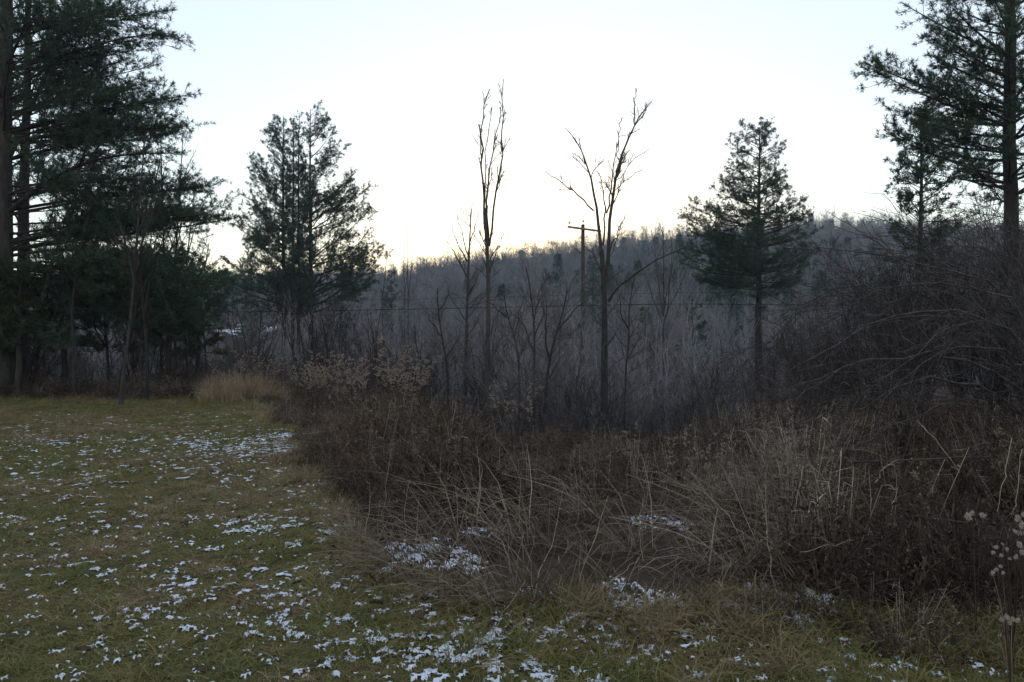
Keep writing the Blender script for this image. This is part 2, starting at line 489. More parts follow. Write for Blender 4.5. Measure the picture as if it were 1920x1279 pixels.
def tufts(mb, pos, dirs, n, ln, wd, rng, spread=.75):
    m = len(pos)
    d = nrm(nrm(dirs)[:, None] + rng.normal(0, spread, (m, n, 3)))
    l = ln * rng.uniform(.6, 1.2, (m, n, 1))
    p0 = np.repeat(pos[:, None], n, 1)
    side = nrm(np.cross(d, rng.normal(size=(m, n, 3))))
    mid = p0 + d * l * .22
    V = np.stack([mid + side * wd * .5, p0 + d * l, mid - side * wd * .5], 2).reshape(-1, 3, 3)
    var = np.clip(np.repeat(rng.random(m), n) * .7 + rng.random(m * n) * .3, 0, 1)
    mb.poly(V, var)

def pine(name, label, group, base, H, r0, Lfun, seed, z0=.12, whorl=.5, nper=5, elev=lambda z: .25, curve=.05, custom=(), lean=None, out_az=None, lop=0.,
         bl=14, tuft_sp=.16, needle=(.11, .016, 9), foliage='needles', gap=0., cat='pine tree', trunk_pts=None, zmax=1., dead=0, droop=0., split=False, spread=.7):
    rng = np.random.default_rng(seed)
    base = np.asarray(base, float)
    root = empty(name, base, label, cat, group)
    n = 16
    if trunk_pts is not None:
        tp = resample(np.asarray(trunk_pts) - base, n)
        H = tp[-1, 2]
    else:
        zt = np.linspace(0, 1, n)
        tp = np.stack([np.cumsum(rng.normal(0, .02, n)), np.cumsum(rng.normal(0, .02, n)), zt * H], 1); tp[0, :2] = 0
        if lean is not None: tp[:, 0] += lean * zt * H
    Rt = r0 * (1 - np.linspace(0, 1, n) ** 1.1) + .02; Rt[0] *= 1.3
    MB(seed).tubes(tp[None], Rt[None], 12).build('trunk', M['pine_bark'], root, smooth=True)
    bp, br = [], []
    nb = 9
    z = z0 * H
    while z < H * min(zmax, .985):
        zr = z / H
        k = nper + rng.integers(-1, 2)
        a0 = rng.random() * 6.28
        for j in range(k):
            if rng.random() < gap: continue
            az = a0 + j * 6.28 / k + rng.normal(0, .25)
            L = Lfun(zr) * rng.uniform(.72, 1.12)
            if out_az is not None: L *= 1 + lop * math.cos(az - out_az)
            if L < .15: continue
            zz = z + rng.normal(0, whorl * .22)
            p0 = np.array([np.interp(zz, tp[:, 2], tp[:, 0]), np.interp(zz, tp[:, 2], tp[:, 1]), zz])
            e = elev(zr) + rng.normal(0, .10)
            d = np.array([math.cos(az) * math.cos(e), math.sin(az) * math.cos(e), math.sin(e)])
            P = [p0]
            for q in range(nb - 1):
                d = nrm(d + rng.normal(0, .05, 3) + np.array([0, 0, curve * (q / nb) - droop * (1 - q / nb)]))
                P.append(P[-1] + d * L / (nb - 1))
            bp.append(np.array(P)); br.append(max(.010, .015 * L ** .8))
        z += whorl * rng.uniform(.7, 1.3)
    n_auto = len(bp)
    for c in custom:
        bp.append(resample(c[0] - base, nb)); br.append(c[1])
    bp = np.array(bp); br = np.array(br)
    BR = br[:, None] * np.linspace(1, .15, nb)[None]
    L = np.linalg.norm(np.diff(bp, axis=1), axis=2).sum(1)
    if split:
        for i in range(len(bp)):
            MB(seed + 1).tubes(bp[i:i + 1], BR[i:i + 1], 6).build('branch', M['pine_bark'], root, smooth=True)
    else:
        MB(seed + 1).tubes(bp, BR, 5).build('branches', M['pine_bark'], root, smooth=True)['kind'] = 'stuff'
    c1, r1 = grow(bp, BR, int(L.sum() * bl * .33), .22, .99, .80, .34, .45, .005, 6, .06, .08, rng, flat=.28, curve=.04)
    c2, r2 = grow(c1, r1, int(len(c1) * 2.6), .15, 1, .7, .5, .6, .004, 4, .08, .10, rng, flat=.5, curve=.05)
    MB(seed + 2).tubes(c1, r1, 3).ribbons(c2, r2).build('twigs', M['pine_twig'], root, smooth=True)['kind'] = 'stuff'
    fo = MB(seed + 3)
    pos, drs = [], []
    for C in (c1, c2, bp[:, [0, 2, 4, 6, 7, 8]]):
        l = np.linalg.norm(np.diff(C, axis=1), axis=2).sum(1)
        k = C.shape[1]
        isb = C.shape[0] == bp.shape[0] and C is not c1 and C is not c2
        cnt = np.maximum(1, (l / tuft_sp * (.35 if isb else .8)).astype(int))
        idx = np.repeat(np.arange(len(C)), cnt)
        t = (.72 + .28 * rng.random(len(idx))) if isb else (.3 + .7 * rng.random(len(idx)))
        f = t * (k - 1); i0 = np.minimum(f.astype(int), k - 2); fr = (f - i0)[:, None]
        pos.append(C[idx, i0] * (1 - fr) + C[idx, i0 + 1] * fr); drs.append(C[idx, i0 + 1] - C[idx, i0])
    pos = np.concatenate(pos); drs = nrm(np.concatenate(drs)) + np.array([0, 0, .25])
    tufts(fo, pos, drs, needle[2], needle[0], needle[1], rng, spread)
    f = fo.build('foliage', M[foliage], root); f['kind'] = 'stuff'
    print('pine', name, 'tufts', len(pos), 'quads', len(pos) * needle[2])
    return root

# ------------------------------------------------------------------ far wood on the hillside (one mass)
RG = np.random.default_rng(11)
def far_tree(seed, H, spread):
    rng = np.random.default_rng(seed)
    z = np.linspace(0, 1, 8)
    tr = np.stack([np.cumsum(rng.normal(0, .08, 8)), np.cumsum(rng.normal(0, .08, 8)), z * H], 1)
    mb = MB(seed); R = .13 * (1 - z) + .02
    mb.tubes(tr[None], R[None], 4)
    b, r = grow(tr[None], R[None], 30, .3, .98, .75, spread, .5, .02, 5, .30, .14, rng)
    t, q = grow(b, r, 130, .2, 1, .7, .5, .6, .014, 4, .2, .14, rng)
    mb.tubes(b, r, 3).ribbons(t, q)
    t2, q2 = grow(t, q, 230, .2, 1, .7, .6, .8, .011, 3, .2, .14, rng)
    mb.ribbons(t2, q2)
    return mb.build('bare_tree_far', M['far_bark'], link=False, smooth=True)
def far_conifer(seed, H, wd):
    rng = np.random.default_rng(seed)
    mb = MB(seed)
    m = 520
    z = rng.random(m) ** .8 * .9 + .1
    a = rng.random(m) * 6.28
    L = wd * (1 - z) ** .8 * rng.uniform(.35, 1.1, m) * (1 + .35 * np.sin(a * 2 + seed)) + .15
    d = np.stack([np.cos(a), np.sin(a), -.12 + .3 * rng.random(m)], 1)
    p = np.stack([np.cos(a) * L * .55, np.sin(a) * L * .55, z * H], 1)
    tufts(mb, p, d, 4, .95, .34, rng, .45)
    mb.tubes(np.array([[0, 0, 0], [0, 0, H * .5], [0, 0, H]])[None], np.array([.2, .12, .03])[None], 4)
    return mb.build('conifer_far', M['needles_far'], link=False)
far_protos = [far_tree(1, 12, .50), far_tree(2, 10, .46), far_tree(3, 12.5, .40), far_tree(4, 9, .6), far_conifer(5, 12, 3.0), far_conifer(6, 10, 2.5)]
pts, idx = [], []
for (y0, y1, sp) in ((80, 150, 3.5), (150, 300, 3.1), (300, 440, 4.2)):
    ys = np.arange(y0, y1, sp)
    for y in ys:
        hw = 1.05 * y + 25
        xs = np.arange(-hw, hw, sp)
        x = xs + RG.uniform(-sp * .5, sp * .5, len(xs)); yy = y + RG.uniform(-sp * .5, sp * .5, len(xs))
        u = x / yy
        ok = yy < ridge_Y(u) + 24
        if y0 >= 300: ok &= u < .0
        cl = fbm(x * .018 + 2, yy * .018, 77, 3)
        # a snowy clearing on the lower slope left of the pine cluster
        ok &= ~((u > -.41) & (u < -.285) & (yy > 178) & (yy < 226))
        ok &= ~(((np.abs(u + .353) < .017) | (np.abs(u + .305) < .010)) & (yy < 190))
        x, yy, cl = x[ok], yy[ok], cl[ok]
        con = RG.random(len(x)) < np.clip((cl - .50 + .05 * sstep(0, -.2, u[ok])) * 3.4, .015, .5) * np.where(yy > ridge_Y(x / yy) - 45, .25, 1)
        pts.append(np.stack([x, yy, height(x, yy) - .3], 1))
        idx.append(np.where(con, 4 + RG.integers(0, 2, len(x)), RG.integers(0, 4, len(x))))
pts = np.concatenate(pts); idx = np.concatenate(idx)
s_ = RG.uniform(.5, 1.0, len(pts)) * np.where(RG.random(len(pts)) < .06, 1.2, 1)
s_ = np.where(idx >= 4, s_ * .9, s_)
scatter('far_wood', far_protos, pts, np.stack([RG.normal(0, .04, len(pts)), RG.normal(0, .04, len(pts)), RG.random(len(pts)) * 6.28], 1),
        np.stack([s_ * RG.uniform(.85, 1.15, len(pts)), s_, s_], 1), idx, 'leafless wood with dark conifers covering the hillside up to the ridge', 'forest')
print('far trees', len(pts))

# snow lying on the clearing, seen through the gap under the pines
xs = np.linspace(-86, -58, 50); ys = np.linspace(184, 224, 40)
X, Y = np.meshgrid(xs, ys)
nn = fbm(X * .22, Y * .22, 41, 3) + .35 * (1 - np.abs((Y - 205) / 18)) - .1
mb = MB()
i = (np.arange(39)[:, None] * 50 + np.arange(49)[None])
k = ((nn[:-1, :-1] > .58) & (nn[1:, 1:] > .58)).ravel(); i = i.ravel()[k]
mb.add(np.stack([X, Y, height(X, Y) + .15], -1).reshape(-1, 3), np.stack([i, i + 1, i + 51, i + 50], 1), np.zeros(X.size))
tag(mb.build('snow_field', M['snow'], smooth=True), 'bright snow lying in a clearing seen under the pine boughs', 'snow', kind='stuff')

# ------------------------------------------------------------------ trees in the valley, each its own thing
def auto_tree(seed, H, r0, link=False, mt='valley_twig', multi=1, spread=.5, fine=(30, 130, 260), Lb=.34, tw=.008, ang=.62):
    rng = np.random.default_rng(seed)
    n = 9
    def stem(l, lean):
        z = np.linspace(0, 1, n)
        a = rng.random() * 6.28
        p = np.stack([np.cumsum(rng.normal(0, .02 * l, n)) * .7, np.cumsum(rng.normal(0, .02 * l, n)) * .7, z * l], 1)
        p[:, 0] += math.cos(a) * lean * l * z ** 1.2; p[:, 1] += math.sin(a) * lean * l * z ** 1.2
        p -= p[0]
        return p
    tr = stem(H, .04)
    limbs = [(stem(H * rng.uniform(.6, .95), spread * rng.uniform(.3, .8)), r0 * .6) for _ in range(multi - 1)]
    return bare_tree('bare_tree', None, None, None, tr, r0, tw * 1.5, limbs, seed, None, M[mt], *fine, single=True, link=link, twig_r=tw, Lb=Lb, up=.35, t_low=.22, ang=ang)
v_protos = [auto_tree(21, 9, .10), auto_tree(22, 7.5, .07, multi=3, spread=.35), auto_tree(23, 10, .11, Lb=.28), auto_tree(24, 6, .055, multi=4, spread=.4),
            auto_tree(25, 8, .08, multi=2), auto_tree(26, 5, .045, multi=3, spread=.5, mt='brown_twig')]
def spot_name(px):
    if px < 60: return 'behind the big left trunk'
    if px < 380: return 'under the big left pine'
    if px < 520: return 'left of the pine cluster'
    if px < 640: return 'below the pine cluster'
    if px < 840: return 'right of the pine cluster'
    if px < 930: return 'around the slim tree'
    if px < 1075: return 'left of the pole'
    if px < 1150: return 'by the forked tree'
    if px < 1290: return 'right of the forked bare tree'
    if px < 1510: return 'below the lone right pine'
    return 'behind the arching thicket'
first_use = {}
def put(proto, name, X, Y, s, rz, label, cat, group, dz=-.1, sz=None):
    me = proto.data
    o = bpy.data.objects.new(name, me); COL.objects.link(o)
    place(o, X, Y, float(height(X, Y)) + dz, rz, s, sz)
    return tag(o, label, cat, group)
spots = []
tries = 0
while len(spots) < 272 and tries < 20000:
    tries += 1
    Y = 33 + 52 * RG.random() ** 1.25
    px = RG.uniform(-120, 2050) if RG.random() < .6 else RG.uniform(540, 1320)
    X = (px - 960) / F * Y
    if Y - np.interp(X, EX, EY) < 7: continue
    if any(abs(px - q) < 46 * 40 / max(Y, 30) * .36 and abs(Y - r) < 6 for q, r in spots): continue
    if abs(px - 436) < 34: continue
    if 1070 < px < 1115 and Y < 50: continue
    if (px < 520 or px > 1480) and RG.random() < .45: continue
    spots.append((px, Y))
for px, Y in spots:
    X = (px - 960) / F * Y
    k = RG.integers(0, 6)
    top = float(np.interp(px, [0, 500, 700, 860, 1000, 1200, 1500, 1900], [500, 570, 575, 560, 570, 565, 560, 480])) + RG.normal(20, 30)
    hz = CZ + (639.5 - top) / F * Y - float(height(X, Y))
    H0 = [9, 7.5, 10, 6, 8, 5][k]
    s = float(np.clip(hz / H0, .45, 1.5))
    far = 'near row' if Y < 45 else ('middle row' if Y < 62 else 'back row')
    kind = ['slender', 'three-stemmed', 'tall straight', 'many-stemmed', 'twin-stemmed', 'low brown'][k]
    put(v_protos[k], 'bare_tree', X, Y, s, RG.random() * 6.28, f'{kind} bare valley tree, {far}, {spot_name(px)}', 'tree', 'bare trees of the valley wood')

# small green conifers standing in the valley wood
for px, py, Y, wd, lab in ((1300, 560, 62, 3.0, 'small dark green conifer low in the valley wood, below the lone right pine'),
                           (1210, 575, 70, 2.4, 'small blue-green conifer in the valley wood right of the forked bare tree'),
                           (1110, 470, 105, 3.2, 'yellow-green conifer on the slope just right of the utility pole'),
                           (640, 540, 72, 3.0, 'dark conifer low behind the trunks of the pine cluster'),
                           (470, 500, 95, 3.2, 'dark conifer in the gap left of the pine cluster'),
                           (735, 505, 100, 3.4, 'dark conifer at the foot of the hill right of the pine cluster')):
    X = (px - 960) / F * Y; zb = float(height(X, Y)); H = CZ + (639.5 - py) / F * Y - zb
    pine('small_conifer', lab, 'small conifers in the valley', (X, Y, zb), H, .12, lambda z, w=wd: w * (1 - z) ** .7 + .2, int(px), z0=.06, whorl=.55, nper=5,
         elev=lambda z: .15 + .3 * z, bl=9, tuft_sp=.34, needle=(.34, .08, 6), cat='conifer')

# ------------------------------------------------------------------ utility pole and its lines
PY = 52.0
pb = at(1093, 700, PY); pX = pb[0]; pz = float(height(pX, PY))
ptop = at(1093, 421, PY)[2]
pole = empty('utility_pole', (pX, PY, pz), 'weathered wooden utility pole with one crossarm behind the forked bare tree', 'utility pole')
MB(1).tubes(np.array([[0, 0, -.3], [0, 0, (ptop - pz) * .5], [0, 0, ptop - pz]])[None], np.array([.165, .145, .12])[None], 12).build('post', M['pole_wood'], pole, smooth=True)
def box(mb, c, sx, sy, sz, ax=None):
    c = np.asarray(c, float)
    ax = np.eye(3) if ax is None else ax
    k = np.array([[-1, -1, -1], [1, -1, -1], [1, 1, -1], [-1, 1, -1], [-1, -1, 1], [1, -1, 1], [1, 1, 1], [-1, 1, 1]]) * .5 * np.array([sx, sy, sz])
    mb.add(c + k @ ax, [[0, 3, 2, 1], [4, 5, 6, 7], [0, 1, 5, 4], [1, 2, 6, 5], [2, 3, 7, 6], [3, 0, 4, 7]], np.full(8, .5))
    return mb
rot = .45     # crossarm swung round towards the right rear
ca, sa = math.cos(rot), math.sin(rot)
tl = -.055
armx = np.array([ca, sa, tl]); armx /= np.linalg.norm(armx)
army = np.array([-sa, ca, 0.]); armz = np.cross(armx, army)
Aax = np.stack([armx, army, armz])
ac = np.array([0.0, 0.0, ptop - pz - .32]) - army * .19
arm = box(MB(2), ac, 2.5, .10, .13, Aax).build('crossarm', M['arm_wood'], pole)
for s in (-1.14, .0, 1.14):
    c = ac + armx * s + armz * (.065 if s else .32) + (army * .19 if s == 0 else 0)
    mb = MB(3)
    mb.tubes((c + np.array([[0, 0, 0], [0, 0, .14]]))[None], np.array([.015, .015])[None], 6)
    mb.tubes((c + np.array([[0, 0, .13], [0, 0, .15], [0, 0, .20], [0, 0, .235], [0, 0, .28], [0, 0, .30]]))[None], np.array([.01, .07, .05, .065, .05, .01])[None], 10)
    mb.build('insulator', M['ceramic'], pole, smooth=True)
for s in (-.75, .75):
    p = np.array([ac + armx * s - armz * .07 - army * .02, [0, -.15, ptop - pz - .95]])
    MB(4).tubes(p[None], np.array([.018, .018])[None], 5).build('brace', M['pole_wood'], pole)
p = np.array([[-.12, -.05, ptop - pz - 1.9], [-.55, -.1, ptop - pz - 1.55]])
MB(5).tubes(p[None], np.array([.035, .035])[None], 6).build('side_bracket', M['pole_wood'], pole)
def cable(name, a, b, sag, r, m, label, n=60):
    t = np.linspace(0, 1, n)[:, None]
    P = a * (1 - t) + b * t; P[:, 2] -= (4 * sag * t * (1 - t))[:, 0]
    o = MB(6).tubes(P[None], np.full((1, n), r), 5).build(name, m, smooth=True)
    return tag(o, label, 'cable')
att = at(1093, 573, PY - .2)
def span(name, pts, r, m, label):
    P = np.concatenate([resample(np.array(q), 30, 2) for q in pts])
    o = MB(6).tubes(P[None], np.full((1, len(P)), r), 5).build(name, m, smooth=True)
    return tag(o, label, 'cable')
span('telephone_cable', [[at(-260, 572, 60), at(200, 588, 57), at(620, 583, 54), att], [att + np.array([.02, 0, 0]), at(1300, 569, 51), at(1600, 574, 50), at(2300, 560, 48)]], .030, M['cable'],
     'thick dark cable strung level across the valley in front of the utility pole')
span('upper_cable', [[at(-260, 545, 62), at(200, 566, 58), at(620, 565, 54), at(1093, 553, PY - .2)], [at(1094, 553, PY - .2), at(1300, 548, 51), at(1600, 550, 50), at(2300, 538, 48)]], .012, M['cable'],
     'thin faint cable running just above the thick dark one')
span('power_line', [[ac @ np.eye(3) + np.array([pX, PY, pz]) + armx * 1.14 + armz * .3, at(1300, 452, 47), at(1560, 436, 42), at(1900, 405, 36), at(2300, 360, 30)]], .011, M['metal_wire'],
     'pale bare power line rising from the crossarm past the lone right pine')

# ------------------------------------------------------------------ pines
W1 = lambda a, b: (lambda z: a + (b - a) * z)
# big left pine
Y0 = 23.6
b0 = at(10, 700, Y0); b0[2] = float(height(b0[0], Y0)) - .1
rb = np.random.default_rng(5)
cust = []
bl_ = [((310, 20), 60), ((325, 62), 130), ((300, 120), 190), ((352, 178), 250), ((290, 150), 215), ((245, 90), 150), ((352, 238), 265), ((330, 250), 300), ((250, 235), 270), ((395, 350), 395), ((270, 335), 350), ((445, 408), 470),
       ((360, 405), 455), ((300, 300), 380), ((200, 330), 380), ((180, 60), 130), ((220, 10), 80), ((160, 160), 230), ((150, 260), 300), ((300, 420), 440), ((180, 420), 470),
       ((430, 520), 500), ((425, 575), 525), ((300, 540), 510), ((400, 610), 560), ((220, 590), 560), ((330, 490), 480), ((170, 520), 500), ((150, 640), 600)]
for (tip, y0) in bl_:
    dY = rb.uniform(-2.0, 2.2)
    a = at(14, y0, Y0); t = at(tip[0], tip[1], Y0 + dY)
    m1 = a * .62 + t * .38 + np.array([0, 0, .10]) + rb.normal(0, .08, 3); m2 = a * .25 + t * .75 + np.array([0, 0, .02]) + rb.normal(0, .08, 3)
    cust.append((np.array([a, m1, m2, t]), .055 if tip[0] > 300 else .04))
for (tip, y0) in bl_[::2]:
    dY = rb.uniform(-2.6, 2.6); j = rb.normal(0, 14, 2)
    a = at(12, y0 + j[1], Y0); t = at(tip[0] * rb.uniform(.72, .97) + 4, tip[1] + j[0], Y0 + dY)
    cust.append((np.array([a, a * .6 + t * .4 + np.array([0, 0, .06]), a * .25 + t * .75, t]), .035))
for (tip, y0) in bl_:
    if tip[0] < 340: continue
    for s in range(2):
        a = at(12, y0 + rb.normal(0, 8), Y0); t = at(tip[0] - rb.uniform(0, 45), tip[1] + rb.normal(0, 8), Y0 + rb.uniform(-1.2, 1.2))
        cust.append((np.array([a, a * .6 + t * .4 + np.array([0, 0, .08]), a * .25 + t * .75 + np.array([0, 0, .03]), t]), .035))
# leaning heavy limbs
cust.append((np.array([at(14, 400, Y0), at(60, 360, Y0 - .3), at(130, 315, Y0 - .6), at(215, 290, Y0 - .9), at(310, 287, Y0 - 1.2)]), .085))
cust.append((np.array([at(14, 300, Y0), at(55, 210, Y0 + .3), at(85, 145, Y0 + .5), at(105, 95, Y0 + .8), at(140, 10, Y0 + 1)]), .10))
big_left = pine('white_pine', 'huge dark pine at the left edge with long level boughs reaching over the lawn edge', None, b0, 25, .25, lambda z: 5.4 * (1 - z) ** .75 + .3, 101, z0=.31, whorl=.85, nper=5,
     elev=lambda z: .06 + .55 * z, curve=.10, custom=cust, split=True, bl=25, tuft_sp=.11, needle=(.15, .016, 10), zmax=.72)
# young pines under it
for k, (px, py, Y, wd, lab) in enumerate(((120, 470, 24.5, 3.1, 'bushy young pine filling in under the big left pine boughs, beside its trunk'),
                                          (318, 474, 26.5, 3.0, 'bushy young pine at the right end of the big left pine boughs'),
                                          (-70, 440, 23, 3.0, 'bushy young pine at the very left edge behind the big trunk'),
          (372, 522, 29, 2.0, 'bushy young pine standing farthest right, next to the gap before the pine cluster'),
          (38, 490, 22.9, 2.4, 'bushy young pine right in front of the huge trunk foot'))):
    X = (px - 960) / F * Y; zb = float(height(X, Y)) - .1; H = CZ + (639.5 - py) / F * Y - zb
    pine('young_pine', lab, 'young pines at the lawn edge', (X, Y, zb), H, .09, lambda z, w=wd: w * (1 - z) ** .5 * (.75 + .25 * math.sin(z * 9)) + .2, 140 + k, z0=.38, whorl=.36, nper=6,
         elev=lambda z: -.12 + .4 * z, curve=.10, bl=32, tuft_sp=.12, needle=(.15, .024, 11), foliage='needles_low')
# second, leaner pine behind the first
b0 = at(40, 560, 28); b0[2] = float(height(b0[0], 28)) - .1
pine('white_pine', 'second tall pine half hidden behind the huge left pine', None, b0, 19, .22, lambda z: 3.9 * (1 - z) ** .6 + .2, 155, z0=.30, whorl=.75, nper=5,
     elev=lambda z: .05 + .5 * z, curve=.12, bl=17, tuft_sp=.14, needle=(.16, .026, 9), lean=.02)

# cluster of four pines, centre left
for k, (px, pyt, Y, r, oa, lop, wd, lab) in enumerate((
        (531, 216, 55, .19, math.pi, .6, 4.3, 'leftmost trunk of the tall pine cluster, its boughs all sweeping left'),
        (549, 222, 57, .17, 1.57, .4, 2.2, 'slim pine second from the left in the tall pine cluster'),
        (561, 212, 54, .15, -1.57, .3, 2.1, 'slim pine third from the left in the tall pine cluster'),
        (584, 204, 56, .26, 0., .65, 5.0, 'rightmost and thickest pine of the tall cluster, its boughs sweeping right'))):
    X = (px - 960) / F * Y; zb = float(height(X, Y)) - .2; H = CZ + (639.5 - pyt) / F * Y - zb
    pine('white_pine', lab, 'cluster of tall pines left of centre', (X, Y, zb), H, r, lambda z, w=wd: (w * (1 - z) ** .62 if z > .42 else w * (.45 + .55 * z)) + .25, 171 + k, z0=.40, whorl=.56, nper=7,
         elev=lambda z: .02 + .75 * z, curve=.16, bl=16, tuft_sp=.14, needle=(.20, .022, 11), out_az=oa, lop=lop, gap=.13, droop=.0)
# lone pine, right of centre
Y = 42; X = (1424 - 960) / F * Y; zb = float(height(X, Y)) - .2; H = CZ + (639.5 - 238) / F * Y - zb
def lone(z):
    py = 639.5 - ((z * H + zb) - CZ) / Y * F
    return float(np.interp(py, [228, 250, 300, 360, 388, 410, 470, 520, 548, 560], [.35, 1.0, 1.9, 2.3, 2.2, 3.2, 3.6, 3.4, 2.9, .6]))
pine('white_pine', 'lone pine with a pointed airy top and heavy lower skirt before the hill', None, (X, Y, zb), H, .24, lone, 190, split=True, z0=.42, whorl=.40, nper=7,
     elev=lambda z: -.05 + 1.1 * max(0, z - .45), curve=.12, bl=18, tuft_sp=.15, needle=(.17, .018, 13), gap=.04, out_az=math.pi, lop=.18)
# small pine near the right edge
Y = 27; X = (1722 - 960) / F * Y; zb = float(height(X, Y)) - .1; H = CZ + (639.5 - 205) / F * Y - zb
def smallp(z):
    py = 639.5 - ((z * H + zb) - CZ) / Y * F
    return float(np.interp(py, [200, 225, 262, 285, 310, 350, 420, 520], [.2, .45, 1.1, 1.75, 1.15, 1.35, 1.5, 1.2]))
pine('white_pine', 'smaller ragged pine with one flat dark tier left of the big right pine', None, (X, Y, zb), H, .10, smallp, 201, z0=.38, whorl=.33, nper=6,
     elev=lambda z: .15 + .35 * z, curve=.12, bl=24, tuft_sp=.13, needle=(.14, .026, 7), gap=.12)
# big right pine
Y = 18.5; b1 = at(1903, 700, Y); b1[2] = float(height(b1[0], Y)) - .1
cust = []
for (tip, y0) in (((1622, 118), 215), ((1700, 150), 205), ((1690, 5), 110), ((1640, 135), 240), ((1760, 60), 150), ((1665, 205), 235), ((1750, 235), 255), ((1740, 100), 170), ((1790, 20), 110), ((1800, 170), 230),
                  ((1770, 285), 300), ((1790, 330), 350), ((1990, 200), 260), ((2040, 120), 220), ((1830, 130), 190), ((1810, 260), 280)):
    dY = rb.uniform(-1.8, 1.8)
    a = at(1903, y0, Y); t = at(tip[0], tip[1], Y + dY)
    cust.append((np.array([a, a * .6 + t * .4 + np.array([0, 0, -.10]), a * .25 + t * .75 + np.array([0, 0, -.06]), t]), .045))
pine('white_pine', 'big dark pine at the right edge, boughs lifting to the left', None, b1, 19, .17, lambda z: 3.4 * (1 - z) ** .7 + .3, 211, z0=.27, whorl=.55, nper=5,
     elev=lambda z: .15 + .6 * z, curve=.10, custom=cust, split=True, bl=27, tuft_sp=.10, needle=(.13, .0135, 12), zmax=.93, gap=.1)

# ------------------------------------------------------------------ tall bare trees in the middle
def ground_base(px, Y):
    X = (px - 960) / F * Y
    return np.array([X, Y, float(height(X, Y)) - .1])
rt = np.random.default_rng(9)
def tree_from_px(name, label, Y, trunk_px, r0, r1, limbs, seed, **k):
    t = [ground_base(trunk_px[0][0], Y)] + [at(x, y, Y) for x, y in trunk_px[1:]]
    tr = resample(np.array(t), 12, 1)
    lm = [(hp(p, Y, 10, rt.uniform(-1.4, 1.4), rt, .03), r * .8) for p, r in limbs]
    return bare_tree(name, label, 'tree', None, tr, r0, r1, lm, seed, M['grey_bark'], M['grey_twig'], **k)
tree_from_px('bare_tree', 'slim upright bare tree with close vertical limbs left of the utility pole', 28,
    [(914, 0), (914, 700), (916, 570), (914, 480), (911, 440), (908, 390)], .12, .045,
    [([(909, 430), (906, 380), (905, 310), (900, 250), (905, 212), (918, 168)], .055),
     ([(914, 470), (915, 420), (914, 340), (920, 300), (932, 240), (939, 200)], .055),
     ([(917, 462), (927, 390), (938, 310), (943, 230), (944, 148)], .05),
     ([(906, 350), (900, 300), (898, 235)], .025), ([(908, 390), (911, 330), (910, 270), (922, 200)], .03),
     ([(918, 512), (933, 465), (945, 438)], .025), ([(913, 485), (897, 452), (884, 436)], .022),
     ([(913, 690), (885, 662), (862, 654)], .03), ([(917, 500), (924, 470), (943, 460)], .02), ([(914, 520), (900, 505), (884, 498)], .018)],
    31, n_br=100, n_tw=380, n_fi=520, ang=.35, Lb=.17, up=.6, twig_r=.009, br_max=.022, t_low=.30)
tree_from_px('bare_tree', 'forked bare tree with spreading V-shaped limbs right beside the utility pole', 25,
    [(1132, 0), (1133, 700), (1134, 610), (1133, 560), (1131, 520), (1128, 470)], .145, .07,
    [([(1128, 475), (1125, 430), (1118, 390), (1110, 350), (1095, 300), (1080, 265), (1060, 240)], .07),
     ([(1134, 540), (1140, 500), (1143, 430), (1146, 380), (1152, 330), (1165, 290), (1185, 240), (1203, 212), (1222, 190)], .085),
     ([(1131, 460), (1135, 420), (1136, 380), (1127, 340), (1118, 318)], .04),
     ([(1137, 400), (1147, 325), (1160, 262)], .035),
     ([(1113, 395), (1085, 365), (1055, 342), (1022, 320)], .035),
     ([(1190, 236), (1189, 200), (1192, 165)], .018),
     ([(1142, 480), (1158, 430), (1168, 418)], .035),
     ([(1141, 565), (1155, 545), (1185, 515), (1240, 483), (1292, 461)], .055),
     ([(1129, 515), (1108, 468), (1086, 458)], .035),
     ([(1151, 350), (1180, 305), (1216, 280)], .014), ([(1150, 360), (1175, 335), (1206, 318)], .014), ([(1160, 300), (1157, 260), (1166, 225)], .018),
     ([(1135, 500), (1150, 470), (1172, 400)], .02)],
    32, n_br=85, n_tw=340, n_fi=460, ang=.5, Lb=.22, up=.4, twig_r=.009, br_max=.022, t_low=.35)
tree_from_px('bare_tree', 'grey bare tree with level side limbs just left of the slim upright one', 46,
    [(872, 0), (874, 640), (877, 540), (880, 460), (884, 392)], .17, .03,
    [([(876, 490), (850, 440), (846, 418)], .05), ([(878, 480), (860, 420), (858, 395)], .05), ([(881, 455), (895, 415), (899, 388)], .045), ([(875, 560), (895, 520), (905, 500)], .05),
     ([(876, 520), (850, 470), (828, 436)], .045), ([(874, 600), (850, 570), (838, 540)], .05)],
    33, n_br=60, n_tw=260, n_fi=320, ang=.8, Lb=.22, up=.25, twig_r=.008)
